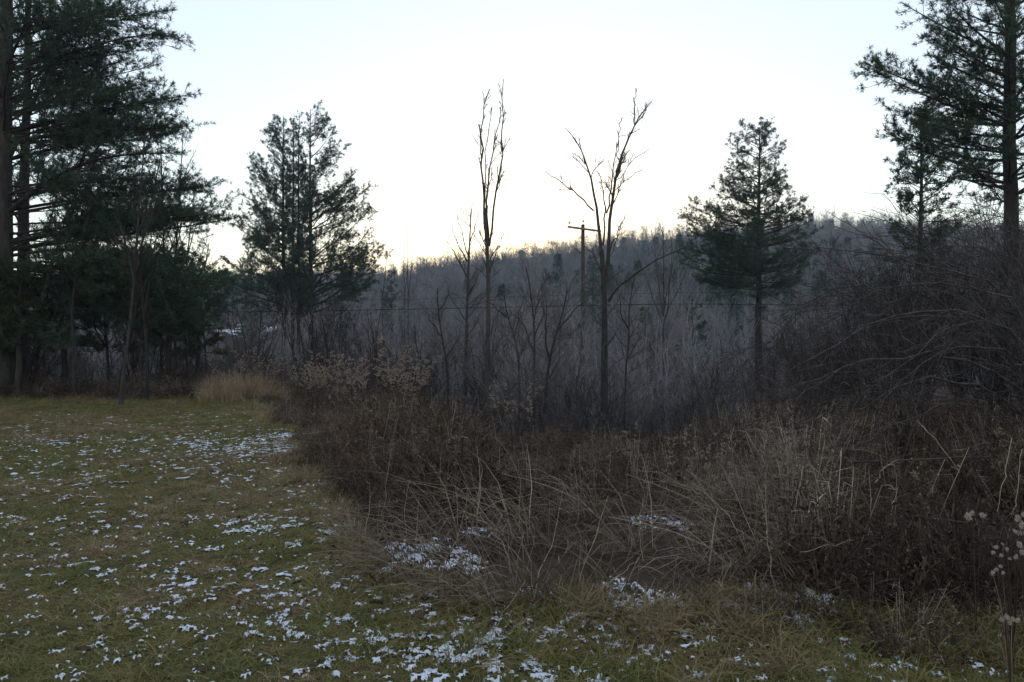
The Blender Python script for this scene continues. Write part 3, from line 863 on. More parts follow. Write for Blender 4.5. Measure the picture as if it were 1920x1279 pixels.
for k, (lab, Y, tp, r0, lm) in enumerate((
    ('dark crooked bare tree leaning right between the slim tree and the utility pole', 23, [(1018, 0), (1022, 740), (1032, 660), (1052, 600), (1064, 545)], .075,
        [([(1024, 720), (1045, 680), (1062, 660)], .03), ([(1030, 670), (1020, 620), (1024, 560)], .03), ([(1046, 620), (1075, 580), (1100, 565)], .03)]),
    ('dark thin-trunked bare tree standing straight left of the crooked one', 24, [(999, 0), (1001, 700), (1003, 640), (998, 560), (986, 500)], .06,
        [([(1002, 660), (985, 610), (955, 580)], .03), ([(1001, 600), (1010, 550), (1030, 510)], .025), ([(1001, 640), (1020, 590), (1018, 550)], .025)]),
    ('dark low bare tree with wide limbs right of the slim upright tree', 26, [(972, 0), (975, 700), (968, 640), (950, 590), (945, 550)], .06,
        [([(972, 680), (985, 640), (1000, 620)], .03), ([(965, 630), (975, 580), (990, 540)], .025), ([(950, 595), (925, 570), (905, 560)], .03)]),
    ('thin dark bare tree on the slope right of the forked tree', 27, [(1170, 0), (1172, 700), (1180, 640), (1178, 580), (1190, 520)], .05,
        [([(1174, 680), (1195, 640), (1210, 610)], .025), ([(1179, 620), (1160, 580), (1165, 540)], .025)]),
    ('leaning dark bare tree in the hollow left of the slim upright tree', 26, [(842, 0), (840, 690), (830, 640), (822, 590), (820, 540)], .055,
        [([(838, 670), (860, 640), (868, 600)], .025), ([(828, 630), (805, 600), (795, 570)], .025), ([(822, 590), (838, 560), (845, 530)], .02)]))):
    t = [ground_base(tp[0][0], Y)] + [at(x, y, Y) for x, y in tp[1:]]
    bare_tree('bare_tree', lab, 'tree', None, resample(np.array(t), 12, 1), r0, .015, [(hp(p, Y, 10, rt.uniform(-1, 1), rt, .03), r) for p, r in lm], 40 + k, M['dark_bark'], M['grey_twig'],
              n_br=44, n_tw=300, n_fi=520, ang=.8, Lb=.34, up=.15, twig_r=.004, br_max=.016, t_low=.3)
# fan-stemmed tree before the hill
t = [ground_base(1242, 52), at(1243, 620, 52), at(1245, 540, 52), at(1243, 425, 52)]
bare_tree('bare_tree', 'bare tree fanning into many slim stems right of the forked tree', 'tree', None, resample(np.array(t), 12, 1), .13, .02,
          [(hp(p, 52, 10, rt.uniform(-1.5, 1.5), rt, .03), .05) for p in ([(1243, 600), (1232, 500), (1222, 430)], [(1243, 590), (1260, 500), (1268, 450)], [(1243, 610), (1215, 530), (1190, 470)], [(1243, 605), (1272, 540), (1290, 500)], [(1243, 615), (1255, 560), (1262, 430)])],
          50, M['grey_bark'], M['grey_twig'], n_br=60, n_tw=260, n_fi=300, ang=.45, Lb=.25, up=.5, twig_r=.007)
for k, (px, pt, Y, lab) in enumerate(((764, 425, 50, 'lone slim sapling poking above the hill line right of the pine cluster'), (757, 440, 54, 'shorter slim sapling beside the lone one right of the pine cluster'), (716, 540, 46, 'stiff grey sapling below the right boughs of the pine cluster'))):
    b = ground_base(px, Y)
    bare_tree('sapling', lab, 'tree', None, resample(np.array([b, at(px + 2, 600, Y), at(px - 1, pt, Y)]), 10, 1), .05, .012, [(hp([(px + 1, 560), (px + 8, 500), (px + 11, 470)], Y, 10), .025)], 60 + k, M['grey_bark'], M['grey_twig'], n_br=26, n_tw=60, n_fi=60, ang=.4, Lb=.12, up=.6, twig_r=.007)
# bare saplings before and beneath the big left pine
sap = [([(226, 0), (232, 690), (243, 620), (250, 540), (258, 430), (272, 250)], 20.5, .05, 'pale leaning sapling before the big left pine'),
       ([(275, 0), (277, 690), (272, 600), (262, 520), (268, 430), (282, 390), (300, 300)], 22, .06, 'crooked sapling right of the pale leaning one under the left pine'),
       ([(140, 0), (138, 660), (134, 560), (150, 470), (165, 400), (200, 330)], 22.5, .055, 'bent sapling beside the big left pine trunk'),
       ([(300, 0), (303, 640), (308, 480), (303, 330), (300, 210)], 25, .05, 'tall straight sapling rising through the ends of the left pine boughs'),
       ([(330, 0), (328, 640), (326, 520), (335, 400), (343, 250)], 26, .05, 'tall slim sapling with its tip bare against the sky right of the left pine'),
       ([(352, 0), (350, 640), (344, 540), (356, 440), (366, 340)], 25, .045, 'short slim sapling at the right end of the left pine'),
       ([(262, 0), (264, 690), (268, 600), (272, 500), (285, 440)], 24, .08, 'thicker grey trunk in the shade under the left pine'),
       ([(205, 0), (204, 690), (196, 600), (190, 500), (178, 410)], 25, .05, 'thin dark sapling deep in the shade under the left pine'),
       ([(80, 0), (82, 660), (90, 560), (84, 480), (96, 400)], 24, .05, 'thin dark sapling close right of the big left trunk'),
       ([(388, 0), (386, 660), (376, 580), (384, 500), (392, 455)], 27, .04, 'thin sapling at the gap left of the pine cluster')]
for k, (tp, Y, r, lab) in enumerate(sap):
    t = [ground_base(tp[0][0], Y)] + [at(x, y, Y) for x, y in tp[1:]]
    tr = resample(np.array(t), 12, 1)
    lm = []
    for q in range(4):
        f = rt.uniform(.35, .75); c = tr[int(f * 11)]; dx = rt.choice([-1, 1]) * rt.uniform(.3, .9)
        lm.append((resample(np.array([c, c + [dx * .5, rt.normal(0, .3), .9], c + [dx, rt.normal(0, .4), rt.uniform(1.4, 2.6)]]), 10), r * .45))
    bare_tree('sapling', lab, 'tree', 'bare saplings along the lawn edge', tr, r, .012, lm, 70 + k, M['grey_bark'] if k == 0 else M['dark_bark'], M['brown_twig'], n_br=36, n_tw=130, n_fi=130, ang=.55, Lb=.22, up=.45, twig_r=.004, t_low=.25)

# the cold air of the valley
hb = MB(9)
box(hb, (0, 255, 40), 2100, 640, 98)
hz = bpy.data.materials.new('haze'); hz.use_nodes = True
hn = hz.node_tree
hn.nodes.remove(hn.nodes['Principled BSDF'])
pv = hn.nodes.new('ShaderNodeVolumePrincipled')
pv.inputs['Color'].default_value = (.68, .84, 1.0, 1)
pv.inputs['Density'].default_value = .00050
pv.inputs['Anisotropy'].default_value = .25
hn.links.new(pv.outputs[0], hn.nodes['Material Output'].inputs['Volume'])
tag(hb.build('haze', hz), 'thin bluish evening haze filling the valley', 'haze', kind='stuff')

# ------------------------------------------------------------------ thickets of bare shrubs
def shrub_mesh(seed, H, nst, spread, mt, arch=0., fine=(90, 320, 500), tw=.003, r0=.018, droop=0.):
    rng = np.random.default_rng(seed)
    n = 9
    a = rng.random(nst) * 6.28
    lean = spread * rng.uniform(.2, 1, nst)
    d = nrm(np.stack([np.cos(a) * lean, np.sin(a) * lean, np.ones(nst)], 1))
    P = np.empty((nst, n, 3)); P[:, 0] = np.stack([np.cos(a), np.sin(a), np.zeros(nst)], 1) * .12 * rng.random((nst, 1)); P[:, 0, 2] = -.1
    L = H * rng.uniform(.65, 1.15, nst) * (1 + arch * .5)
    for j in range(1, n):
        d = nrm(d + rng.normal(0, .09, (nst, 3)) + np.array([0, 0, -arch * (j / n) * .55]))
        P[:, j] = P[:, j - 1] + d * (L / (n - 1))[:, None]
    P[:, :, 2] = np.maximum(P[:, :, 2], .02 - .12 * (np.arange(n) == 0))
    R = r0 * rng.uniform(.5, 1.2, nst)[:, None] * np.linspace(1, .25, n)[None]
    mb = MB(seed).tubes(P, R, 5)
    b, r = grow(P, R, fine[0], .2, .98, .6, .42, .55, tw, 6, .25, .14, rng, droop=droop)
    t, q = grow(b, r, fine[1], .15, 1, .65, .5, .6, tw * .8, 4, .15, .16, rng, droop=droop * .6)
    u, s = grow(t, q, fine[2], .2, 1, .65, .6, .8, tw * .7, 3, .1, .16, rng)
    mb.tubes(b, r, 3).ribbons(t, q).ribbons(u, s)
    return mb.mesh('shrub', M[mt], True)
class _P:                                  # a holder so that put() can share the mesh
    def __init__(s, me): s.data = me
sh = [_P(shrub_mesh(301, 1.5, 12, .8, 'brown_twig')), _P(shrub_mesh(302, 2.6, 10, .55, 'grey_twig', tw=.0035)), _P(shrub_mesh(303, 4.2, 9, .40, 'brown_twig', tw=.004, r0=.026)),
      _P(shrub_mesh(304, 2.0, 14, .9, 'purple_twig', arch=.5, droop=.15)), _P(shrub_mesh(305, 3.2, 12, .5, 'purple_twig', tw=.004, r0=.024))]
shape = ['low twiggy', 'grey upright', 'tall brown', 'purplish arching', 'tall purplish']
def shrub(k, px, Y, s, where, group):
    X = (px - 960) / F * Y
    put(sh[k], 'bare_shrub', X, Y, s, RG.random() * 6.28, f'{shape[k]} bare shrub {where}', 'shrub', group, dz=0)
# left wood edge
for i in range(46):
    px = RG.uniform(-90, 520); Y = RG.uniform(23.6, 32)
    k = int(RG.choice([0, 0, 1, 1, 2, 3]))
    if 395 < px < 460 and k == 2: k = 0
    wh = ('beside the huge left trunk' if px < 110 else 'below the big left pine boughs' if px < 330 else 'behind the rusty grass')
    shrub(k, px, Y, RG.uniform(.7, 1.15), wh + (', front' if Y < 26.5 else ', deeper in'), 'bare shrubs under the left pines')
# hollow behind the weed bank, centre
for i in range(44):
    px = RG.uniform(500, 1420); X0 = None
    Y = RG.uniform(17, 34)
    X = (px - 960) / F * Y
    if Y - np.interp(X, EX, EY) < 1.5: continue
    k = int(RG.choice([0, 1, 1, 3, 4]))
    wh = ('right of the rusty grass clump' if px < 640 else 'behind the plumed weeds' if px < 830 else 'around the slim tree foot' if px < 1000 else 'around the forked tree foot' if px < 1200 else 'left of the arching thicket')
    shrub(k, px, Y, RG.uniform(.5, .95) * (.7 if k == 4 else 1), wh + (', near' if Y < 24 else ', in the hollow'), 'bare shrubs in the hollow')
for i in range(60):
    px = RG.uniform(560, 1440); Y = RG.uniform(30, 50)
    wh = 'below the pine cluster' if px < 700 else 'left of the slim tree' if px < 900 else 'between the two tall bare trees' if px < 1120 else 'right of the forked tree' if px < 1290 else 'below the lone pine'
    shrub(int(RG.choice([1, 4, 2, 2])), px, Y, RG.uniform(.8, 1.25), wh + (', mid valley' if Y < 40 else ', far valley'), 'bare shrubs on the valley floor')
# rising thicket at the right
for i in range(74):
    px = RG.uniform(1400, 2700); Y = RG.uniform(13.5, 24)
    k = int(RG.choice([1, 2, 2, 4, 4, 2]))
    top = float(np.interp(px, [1400, 1500, 1580, 1680, 1760, 1850, 2100], [680, 620, 540, 450, 400, 375, 360])) + RG.uniform(0, 110)
    X = (px - 960) / F * Y
    hz = CZ + (639.5 - top) / F * Y - float(height(X, Y))
    s = float(np.clip(hz / [1.5, 2.6, 4.2, 1.6, 3.2][k], .5, 1.9))
    wh = ('at the thicket left end' if px < 1600 else 'below the smaller ragged pine' if px < 1800 else 'below the big right pine')
    shrub(k, px, Y, s, wh + (', front row' if Y < 16 else ', middle rows' if Y < 20 else ', back row'), 'bare shrubs of the right thicket')

# arching shrubs, long canes bending over from the right
def arching(base, canes, label, seed, n_b, n_t, n_f, mt='purple_twig', droop=.10):
    rng = np.random.default_rng(seed)
    base = np.array(base)
    root = empty('arching_shrub', base, label, 'shrub', 'arching shrubs at the right')
    P = np.array([resample(c[0] - base, 14) for c in canes]); R = np.array([np.linspace(c[1] * .75, c[1] * .15, 14) for c in canes])
    P[:, 1:-1] += rng.normal(0, .032, P[:, 1:-1].shape)
    for p, r in zip(P, R):
        MB(seed).tubes(p[None], r[None], 6).build('cane', M['cane_bark'], root, smooth=True)
    b, br = grow(P, R, n_b, .12, .98, .55, .34, .5, .003, 8, .10, .10, rng, flat=.6, droop=droop, rmax=.012)
    t, q = grow(b, br, n_t, .1, 1, .55, .55, .6, .0022, 5, .08, .12, rng, droop=droop * .6)
    u, s = grow(t, q, n_f, .2, 1, .6, .6, .8, .0018, 3, .05, .14, rng)
    MB(seed).tubes(b, br, 4).build('branches', M['cane_bark'], root, smooth=True)['kind'] = 'stuff'
    MB(seed + 1).tubes(t, q, 3).ribbons(u, s).build('twigs', M[mt], root, smooth=True)['kind'] = 'stuff'
def pc(pix, Y, Yb=None, dY=-1.0):
    return hp(pix, Y, 14, dY)
ra_ = np.random.default_rng(77)
arching((5.9, 8.6, 0), [(pc(q, 8.6, dY=d), r) for q, r, d in (
    ([(1985, 870), (1975, 740), (1925, 630), (1850, 585), (1750, 578), (1650, 598), (1560, 645), (1470, 700)], .030, -.6),
    ([(1985, 870), (1960, 760), (1900, 720), (1790, 655), (1690, 668), (1590, 690), (1500, 720)], .028, -.9),
    ([(1985, 870), (1990, 700), (1930, 560), (1800, 515), (1690, 488), (1590, 470), (1512, 462)], .026, .7),
    ([(1985, 870), (1950, 790), (1880, 735), (1760, 705), (1650, 735), (1540, 800)], .024, -1.2),
    ([(1985, 870), (1965, 660), (1880, 545), (1760, 525), (1640, 545), (1530, 600), (1420, 690)], .022, .2),
    ([(1985, 870), (1960, 620), (1880, 480), (1790, 440), (1690, 425), (1600, 398)], .018, .8),
    ([(1985, 870), (1970, 730), (1900, 655), (1800, 640), (1700, 700), (1640, 790)], .016, -1.5),
    ([(1985, 870), (1955, 640), (1860, 520), (1730, 470), (1620, 500), (1530, 560)], .018, .4),
    ([(1985, 870), (1975, 600), (1900, 500), (1840, 430), (1810, 385)], .016, .5),
    ([(1985, 870), (1960, 740), (1860, 690), (1760, 640), (1660, 560), (1580, 520)], .014, -.4),
    ([(1985, 870), (1900, 770), (1800, 750), (1700, 780), (1600, 850)], .014, -1.6),
    ([(1985, 870), (1960, 700), (1890, 610), (1790, 590), (1720, 660), (1660, 705), (1600, 770), (1540, 800)], .016, -1.0))],
    'dark shrub bending long arching canes leftward from the right edge, frontmost', 401, 150, 900, 1500)
arching((5.3, 11.0, 0), [(pc(q, 11.0, dY=d), r) for q, r, d in (
    ([(1700, 850), (1690, 740), (1640, 660), (1560, 640), (1480, 670), (1400, 740)], .020, -.8),
    ([(1700, 850), (1710, 700), (1680, 590), (1600, 555), (1520, 570), (1440, 630), (1370, 720)], .020, .5),
    ([(1700, 850), (1730, 720), (1800, 620), (1880, 590), (1960, 610)], .018, .3),
    ([(1700, 850), (1690, 690), (1720, 560), (1760, 470), (1840, 420)], .018, .8),
    ([(1700, 850), (1650, 760), (1560, 730), (1460, 760), (1380, 810)], .016, -1.2),
    ([(1700, 850), (1680, 660), (1630, 540), (1570, 490), (1500, 500)], .016, 1.0))],
    'purplish twiggy shrub arching low to the left, in the middle of the right thicket', 402, 150, 900, 1500)
arching((9.6, 12.5, 0), [(pc(q, 12.5, dY=d), r) for q, r, d in (
    ([(2110, 840), (2080, 640), (1990, 520), (1880, 470), (1770, 480), (1680, 530)], .028, -.5),
    ([(2110, 840), (2090, 600), (2010, 450), (1900, 400), (1790, 400), (1700, 440)], .026, .7),
    ([(2110, 840), (2060, 700), (1960, 610), (1850, 570), (1740, 590), (1650, 650)], .026, -1.0),
    ([(2110, 840), (2110, 560), (2050, 420), (1960, 370)], .022, .9),
    ([(2110, 840), (2040, 730), (1930, 680), (1810, 690), (1700, 740)], .022, -1.4))],
    'tall arching shrub behind the others, reaching in from beyond the right edge', 403, 140, 1000, 2200)
arching((3.7, 10.2, 0), [(pc(q, 10.2, dY=d), r) for q, r, d in (
    ([(1500, 860), (1490, 770), (1440, 720), (1370, 720), (1310, 770)], .013, -.8),
    ([(1500, 860), (1510, 740), (1480, 660), (1420, 640), (1350, 680)], .014, .5),
    ([(1500, 860), (1530, 760), (1590, 700), (1670, 700), (1740, 760)], .014, -.5),
    ([(1500, 860), (1500, 720), (1510, 620), (1550, 560)], .012, .8))],
    'smallest arching shrub at the left foot of the right thicket', 404, 110, 600, 1100, mt='brown_twig')

# ------------------------------------------------------------------ dead weeds on the bank (uncountable tangle)
def weed_clump(seed, H, ns, lean, mt='weed_stem', leafy=14, plume=True):
    """dark dead stems with shrivelled leaves and seed remains"""
    rng = np.random.default_rng(seed)
    a = rng.random(ns) * 6.28; n = 6
    P = np.empty((ns, n, 3)); P[:, 0] = np.stack([rng.normal(0, .16, ns), rng.normal(0, .16, ns), np.full(ns, -.03)], 1)
    d = nrm(np.stack([np.cos(a) * lean - .25, np.sin(a) * lean, np.ones(ns)], 1))
    L = H * rng.uniform(.55, 1.15, ns)
    for j in range(1, n):
        d = nrm(d + rng.normal(0, .10, (ns, 3)) - np.array([.05, 0, .03 * j]))
        P[:, j] = P[:, j - 1] + d * (L / (n - 1))[:, None]
    R = rng.uniform(.0018, .0048, ns)[:, None] * np.linspace(1, .45, n)[None]
    mb = MB(seed).tubes(P, R, 3)
    b, r = grow(P, R, ns * 4, .45, 1, .6, .22, .6, .0009, 4, .1, .15, rng)
    mb.tubes(b, r, 3)
    # shrivelled leaves
    m = ns * leafy
    pi = rng.integers(0, ns, m); t = rng.random(m) * (n - 1.001); i0 = t.astype(int); fr = (t - i0)[:, None]
    p = P[pi, i0] * (1 - fr) + P[pi, i0 + 1] * fr
    d1 = nrm(rng.normal(size=(m, 3)) - np.array([0, 0, .5])); sd = nrm(np.cross(d1, rng.normal(size=(m, 3))))
    l = rng.uniform(.018, .075, (m, 1)); wv = l * .2
    V = np.stack([p, p + d1 * l * .5 + sd * wv, p + d1 * l, p + d1 * l * .45 - sd * wv], 1)
    mb.poly(V, rng.random(m) * .75)
    if plume:
        m = ns * 16
        pi = rng.integers(0, len(b), m)
        p = b[pi, 3] + rng.normal(0, .012, (m, 3)); d1 = nrm(rng.normal(size=(m, 3)) + np.array([0, 0, .4])); sd = nrm(np.cross(d1, rng.normal(size=(m, 3))))
        l = rng.uniform(.006, .014, (m, 1))
        mb.poly(np.stack([p, p + d1 * l + sd * l * .45, p + d1 * l * 1.6, p + d1 * l - sd * l * .45], 1), rng.uniform(.55, 1, m))
    return mb.build('weed_clump', M[mt], link=False)
def broken_clump(seed, H, ns, mt):
    """stiff stems snapped over at a joint, with hanging strap leaves"""
    rng = np.random.default_rng(seed)
    a = rng.random(ns) * 6.28
    d0 = nrm(np.stack([np.cos(a) * .3, np.sin(a) * .3, np.ones(ns)], 1))
    b0 = np.stack([rng.normal(0, .18, ns), rng.normal(0, .18, ns), np.full(ns, -.02)], 1)
    h = H * rng.uniform(.4, 1.1, (ns, 1))
    k = b0 + d0 * h
    a2 = rng.normal(3.3, .8, ns)
    d1 = nrm(np.stack([np.cos(a2), np.sin(a2), rng.uniform(-.9, .5, ns)], 1))
    e = k + d1 * H * rng.uniform(.15, .55, (ns, 1))
    e[:, 2] = np.maximum(e[:, 2], .03)
    P = np.stack([b0, b0 + d0 * h * .5 + rng.normal(0, .012, (ns, 3)), k, k * .5 + e * .5 + rng.normal(0, .012, (ns, 3)), e], 1)
    R = rng.uniform(.0018, .0045, ns)[:, None] * np.array([1, .9, .8, .6, .4])[None]
    mb = MB(seed).tubes(P, R, 3)
    m = ns * 5
    i = rng.integers(0, ns, m); t = rng.uniform(.15, 1, (m, 1)); p = b0[i] * (1 - t) + k[i] * t
    a3 = rng.random(m) * 6.28; o = np.stack([np.cos(a3), np.sin(a3), np.zeros(m)], 1); l = rng.uniform(.06, .22, (m, 1)); sd = np.cross(o, [0, 0, 1.]) * rng.uniform(.002, .006, (m, 1))
    q = [p, p + o * l * .45 + [0, 0, .01], p + o * l * .6 - np.array([0, 0, 1.]) * l * .55]
    for c in (0, 1):
        w0, w1 = (1, .9) if c == 0 else (.9, .15)
        mb.poly(np.stack([q[c] - sd * w0, q[c] + sd * w0, q[c + 1] + sd * w1, q[c + 1] - sd * w1], 1), rng.random(m))
    return mb.build('broken_stalks', M[mt], link=False)
def blade_tuft(seed, nb, L, wd, lean, bias, mt, name='grass_tuft', r=.07, droop=1.0, seg=4, up=1.):
    rng = np.random.default_rng(seed)
    n = seg + 1
    a = rng.random(nb) * 6.28
    d = nrm(np.stack([np.cos(a) * lean + bias[0], np.sin(a) * lean + bias[1], np.full(nb, up)], 1))
    P = np.empty((nb, n, 3)); P[:, 0] = np.stack([rng.normal(0, r, nb), rng.normal(0, r, nb), np.full(nb, -.01)], 1)
    l = L * rng.uniform(.4, 1.15, nb)
    for j in range(1, n):
        d = nrm(d + rng.normal(0, .19, (nb, 3)) + np.array([bias[0] * .3, bias[1] * .3, -droop * .28 * j / seg]))
        P[:, j] = P[:, j - 1] + d * (l / seg)[:, None]
    P[:, 1:, 2] = np.maximum(P[:, 1:, 2], .008 + .02 * rng.random((nb, 1)))
    sd = nrm(np.cross(P[:, -1] - P[:, 0], rng.normal(0, .5, (nb, 3)) + np.array([0, 0, 1.])))[:, None] * (wd * .5 * rng.uniform(.35, 1.5, nb))[:, None, None]
    tp = np.linspace(1, .25, n)[None, :, None]
    Lf, Rt = P + sd * tp, P - sd * tp
    V = np.stack([Lf[:, :-1], Rt[:, :-1], Rt[:, 1:], Lf[:, 1:]], 2).reshape(-1, 4, 3)
    return MB(seed).poly(V, np.repeat(rng.random(nb), seg)).build(name, M[mt], link=False)
weed_protos = [weed_clump(501, .85, 9, .35), weed_clump(502, .70, 12, .55), weed_clump(503, 1.0, 7, .3, leafy=10), weed_clump(504, .45, 12, .9, leafy=20),
               blade_tuft(505, 40, .80, .0075, .35, (-.35, -.15), 'straw'), blade_tuft(506, 36, .65, .0075, .8, (-.2, -.2), 'straw', droop=1.8), blade_tuft(507, 44, .42, .0065, .9, (0, -.15), 'straw', droop=1.6),
               weed_clump(508, .30, 14, 1.2, mt='dead_leaf', leafy=26, plume=False),
               broken_clump(509, .75, 9, 'straw'), broken_clump(510, .6, 10, 'weed_stem'),
               weed_clump(511, .75, 11, .5, mt='rust_weed', leafy=18), blade_tuft(512, 60, 1.0, .007, .25, (-.9, -.35), 'straw', r=.14, droop=2.2, up=.55)]
# places where the tangle is thin and snow shows: (px, py, radius m)
SNOWY = [(800, 1035, .30), (860, 1062, .20), (775, 1050, .22), (1245, 985, .25), (1690, 965, .22), (1190, 1135, .30), (1255, 1142, .16), (1450, 1138, .30), (1530, 1136, .22), (1165, 1105, .16), (1010, 1120, .14), (900, 1000, .14)]
SN = np.array([[(px - 960) / F * (CZ * F / (py - 639.5)), CZ * F / (py - 639.5), r] for px, py, r in SNOWY])
def thin(x, y):
    """0 where snow shows, 1 elsewhere; the gap extends a little towards the lawn"""
    f = np.ones_like(x)
    for sx, sy, r in SN:
        dy = np.where(y < sy, (y - sy) * .45, (y - sy))
        f = np.minimum(f, sstep(.7, 1.3, np.hypot(x - sx, dy) / r))
    return f
RW = np.random.default_rng(55)
def bank_points(n, x0, x1, dmax=9.0):
    x = RW.uniform(x0, x1, n); f = bank_front(x); e = np.interp(x, EX, EY) + 4
    y = f + (np.minimum(e, f + dmax) - f) * RW.random(n) ** 1.15
    return x, y, y - f
x, y, dd = bank_points(9800, -7.0, 14.5, 13)
px = 960 + F * x / y
keep = (px > -100) & (px < 3000) & (RW.random(len(x)) < .38 + .62 * thin(x, y))
x, y, dd, px = x[keep], y[keep], dd[keep], px[keep]
cl = fbm(x * .7, y * .7, 61, 3)
n = len(x)
rnd = RW.random(n)
front = np.exp(-dd / .55)
straw_p = np.clip(.24 + .35 * front + 3.4 * (cl - .5) + .15 * np.exp(-((px - 1000) / 250) ** 2), .06, .85)
straw_p = straw_p * np.where(px > 1650, .5, 1) + .28 * np.exp(-((px - 1450) / 170) ** 2)
idx = np.where(rnd < straw_p, np.where(dd < .5, RW.choice([5, 6, 6, 7], n), np.where(x < 1.2, RW.choice([4, 5, 6, 8, 11, 11], n), RW.choice([4, 5, 8, 8, 11], n))), np.where(dd < .35, RW.choice([3, 7], n), np.where(fbm(x * .8 + 5, y * .8, 64, 2) > .56, RW.choice([10, 10, 0, 9, 7], n), RW.choice([0, 1, 2, 3, 9, 1, 7, 9], n))))
hill_ = sstep(.35, .65, fbm(x * .9 + 8, y * .9, 62, 2))
tall = sstep(1.0, 1.8, x / np.maximum(y, 3) * 5)                 # upright stand on the right, lodged weeds elsewhere
sc_ = RW.uniform(.65, 1.15, n) * ((.30 + .62 * sstep(0, 3.0, dd)) * (1 - tall) + tall * (.46 + .5 * sstep(0, .9, dd))) * (.42 + .70 * hill_)
sc_ *= np.interp(960 + F * x / y, [500, 850, 950, 1090, 1240, 1340, 1500, 1700], [1, 1, .88, .66, .66, .85, .95, 1])
sc_ *= np.where(x < -2.5, .75, 1.0)
sc_ *= .35 + .65 * thin(x, y)
idx = np.where((tall > .6) & (idx == 5), 8, idx)
rz = np.where((idx == 4) | (idx == 11) | (idx == 5), RW.normal(.25, .45, n), RW.random(n) * 6.28)
scatter('dead_weeds', weed_protos, np.stack([x, y, height(x, y)], 1), np.stack([RW.normal(0, .14, n), RW.normal(0, .14, n) - .28 * (1 - tall), rz], 1), np.stack([sc_, sc_, sc_], 1), idx,
        'brown tangle of dead weeds and flattened straw covering the bank', 'weeds')
print('weeds', n)
# dead stalks spilling forward over the grass at the right
n = 150
x = RW.uniform(1.3, 4.2, n); y = bank_front(x) - .55 * RW.random(n) ** 1.6; ok = y > 2.6
x, y = x[ok], y[ok]; n = len(x); s_ = RW.uniform(.25, .45, n)
scatter('fallen_stalks', weed_protos, np.stack([x, y, height(x, y)], 1), np.stack([RW.normal(-.35, .25, n), RW.normal(0, .25, n), RW.random(n) * 6.28], 1), np.stack([s_, s_, s_], 1), RW.choice([3, 7, 9, 6, 8, 1], n),
        'dark dead stalks and leaves fallen forward over the grass at the right', 'dead stalks')
# thin weeds along the far lawn edge and across the hollow floor
n = 2600
px = RW.uniform(-120, 900, n); y = np.where(RW.random(n) < .6, 22.3 + RW.exponential(1.0, n), RW.uniform(22.5, 31, n)); x = (px - 960) / F * y
ok = y > bank_front(x) + .1
x, y = x[ok], y[ok]; n = len(x)
idx = RW.choice([0, 1, 3, 4, 5, 7, 7], n); s_ = RW.uniform(.6, 1.15, n)
scatter('undergrowth', weed_protos, np.stack([x, y, height(x, y)], 1), np.stack([RW.normal(0, .1, n), RW.normal(0, .1, n), RW.random(n) * 6.28], 1), np.stack([s_, s_, s_], 1), idx,
        'dull brown undergrowth along the shaded far edge of the lawn', 'undergrowth')

# straw tussocks standing out of the bank, one by one
straw_meshes = [_P(blade_tuft(520 + k, 52, .92, .0075, .45 + .15 * k, (-.45 + .12 * k, -.22), 'pale_straw', r=.09, droop=1.3).data) for k in range(3)]
TUS = [(780, 960, .9), (850, 940, 1.0), (905, 965, .9), (700, 1085, .75), (760, 1110, .8), (850, 1120, .9), (900, 1140, .8), (960, 1110, .9), (1010, 1075, .9), (845, 770, .9), (830, 790, .9), (1060, 960, 1.0),
       (1330, 1000, 1.0), (1390, 1010, .95), (1440, 990, 1.05), (1520, 1000, 1.05), (1570, 1010, .95), (1290, 1060, .8), (1000, 950, 1.0), (950, 930, 1.0), (1120, 1040, .9), (1480, 1040, .8), (640, 960, .6), (680, 1010, .6), (1350, 940, 1.1), (1420, 930, 1.1), (1500, 940, 1.15), (1560, 935, 1.05), (1610, 1000, .9), (820, 905, 1.0), (890, 900, 1.05), (1180, 960, .95), (1230, 930, .95), (1090, 900, 1.0)]
for i, (px, py, s) in enumerate(TUS):
    # the foot of a tussock stands below its visible middle
    Y = CZ * F / (py + 75 - 639.5); X = (px + 14 - 960) / F * Y
    if py < 800: Y = 10.2; X = (px - 960) / F * Y
    Y = max(Y, float(bank_front(X)) + .1)
    wh = ('at the bank front left of the snow' if px < 740 else 'bending over the snowy gap' if px < 930 and py > 800 else 'on the crest of the bank' if py < 800 else 'in the middle of the bank' if px < 1250 else 'at the right')
    put(straw_meshes[i % 3], 'grass_tussock', X, Y, s, RW.normal(.1, .35), f"{['upright', 'loose', 'sprawling'][i % 3]} tussock of pale dry grass {wh}", 'grass tussock', 'dry grass tussocks on the bank', dz=.04)

# rusty tall grass clump at the far right corner of the lawn
rg = [_P(blade_tuft(540 + k, 150, 1.0, .009, .35, (-.1, 0), 'rust_grass', r=.15, droop=.9).data) for k in range(2)]
i = 0
for px in np.linspace(378, 535, 15):
    for row in range(2):
        Y = 21.6 + row * .9 + RW.uniform(-.3, .3); X = (px + RW.uniform(-6, 6) - 960) / F * Y
        s = float(np.interp(px, [370, 410, 450, 500, 540], [.55, .9, 1.0, .8, .5])) * RW.uniform(.8, 1.05)
        wh = 'left part' if px < 430 else 'middle' if px < 485 else 'right part'
        put(rg[i % 2], 'grass_clump', X, Y, s, RW.random() * 6.28, f"rusty tan tall grass clump, {wh} of the lawn-corner patch, {'front' if row == 0 else 'back'}", 'grass clump', 'rusty grass clumps at the lawn corner', dz=0)
        i += 1

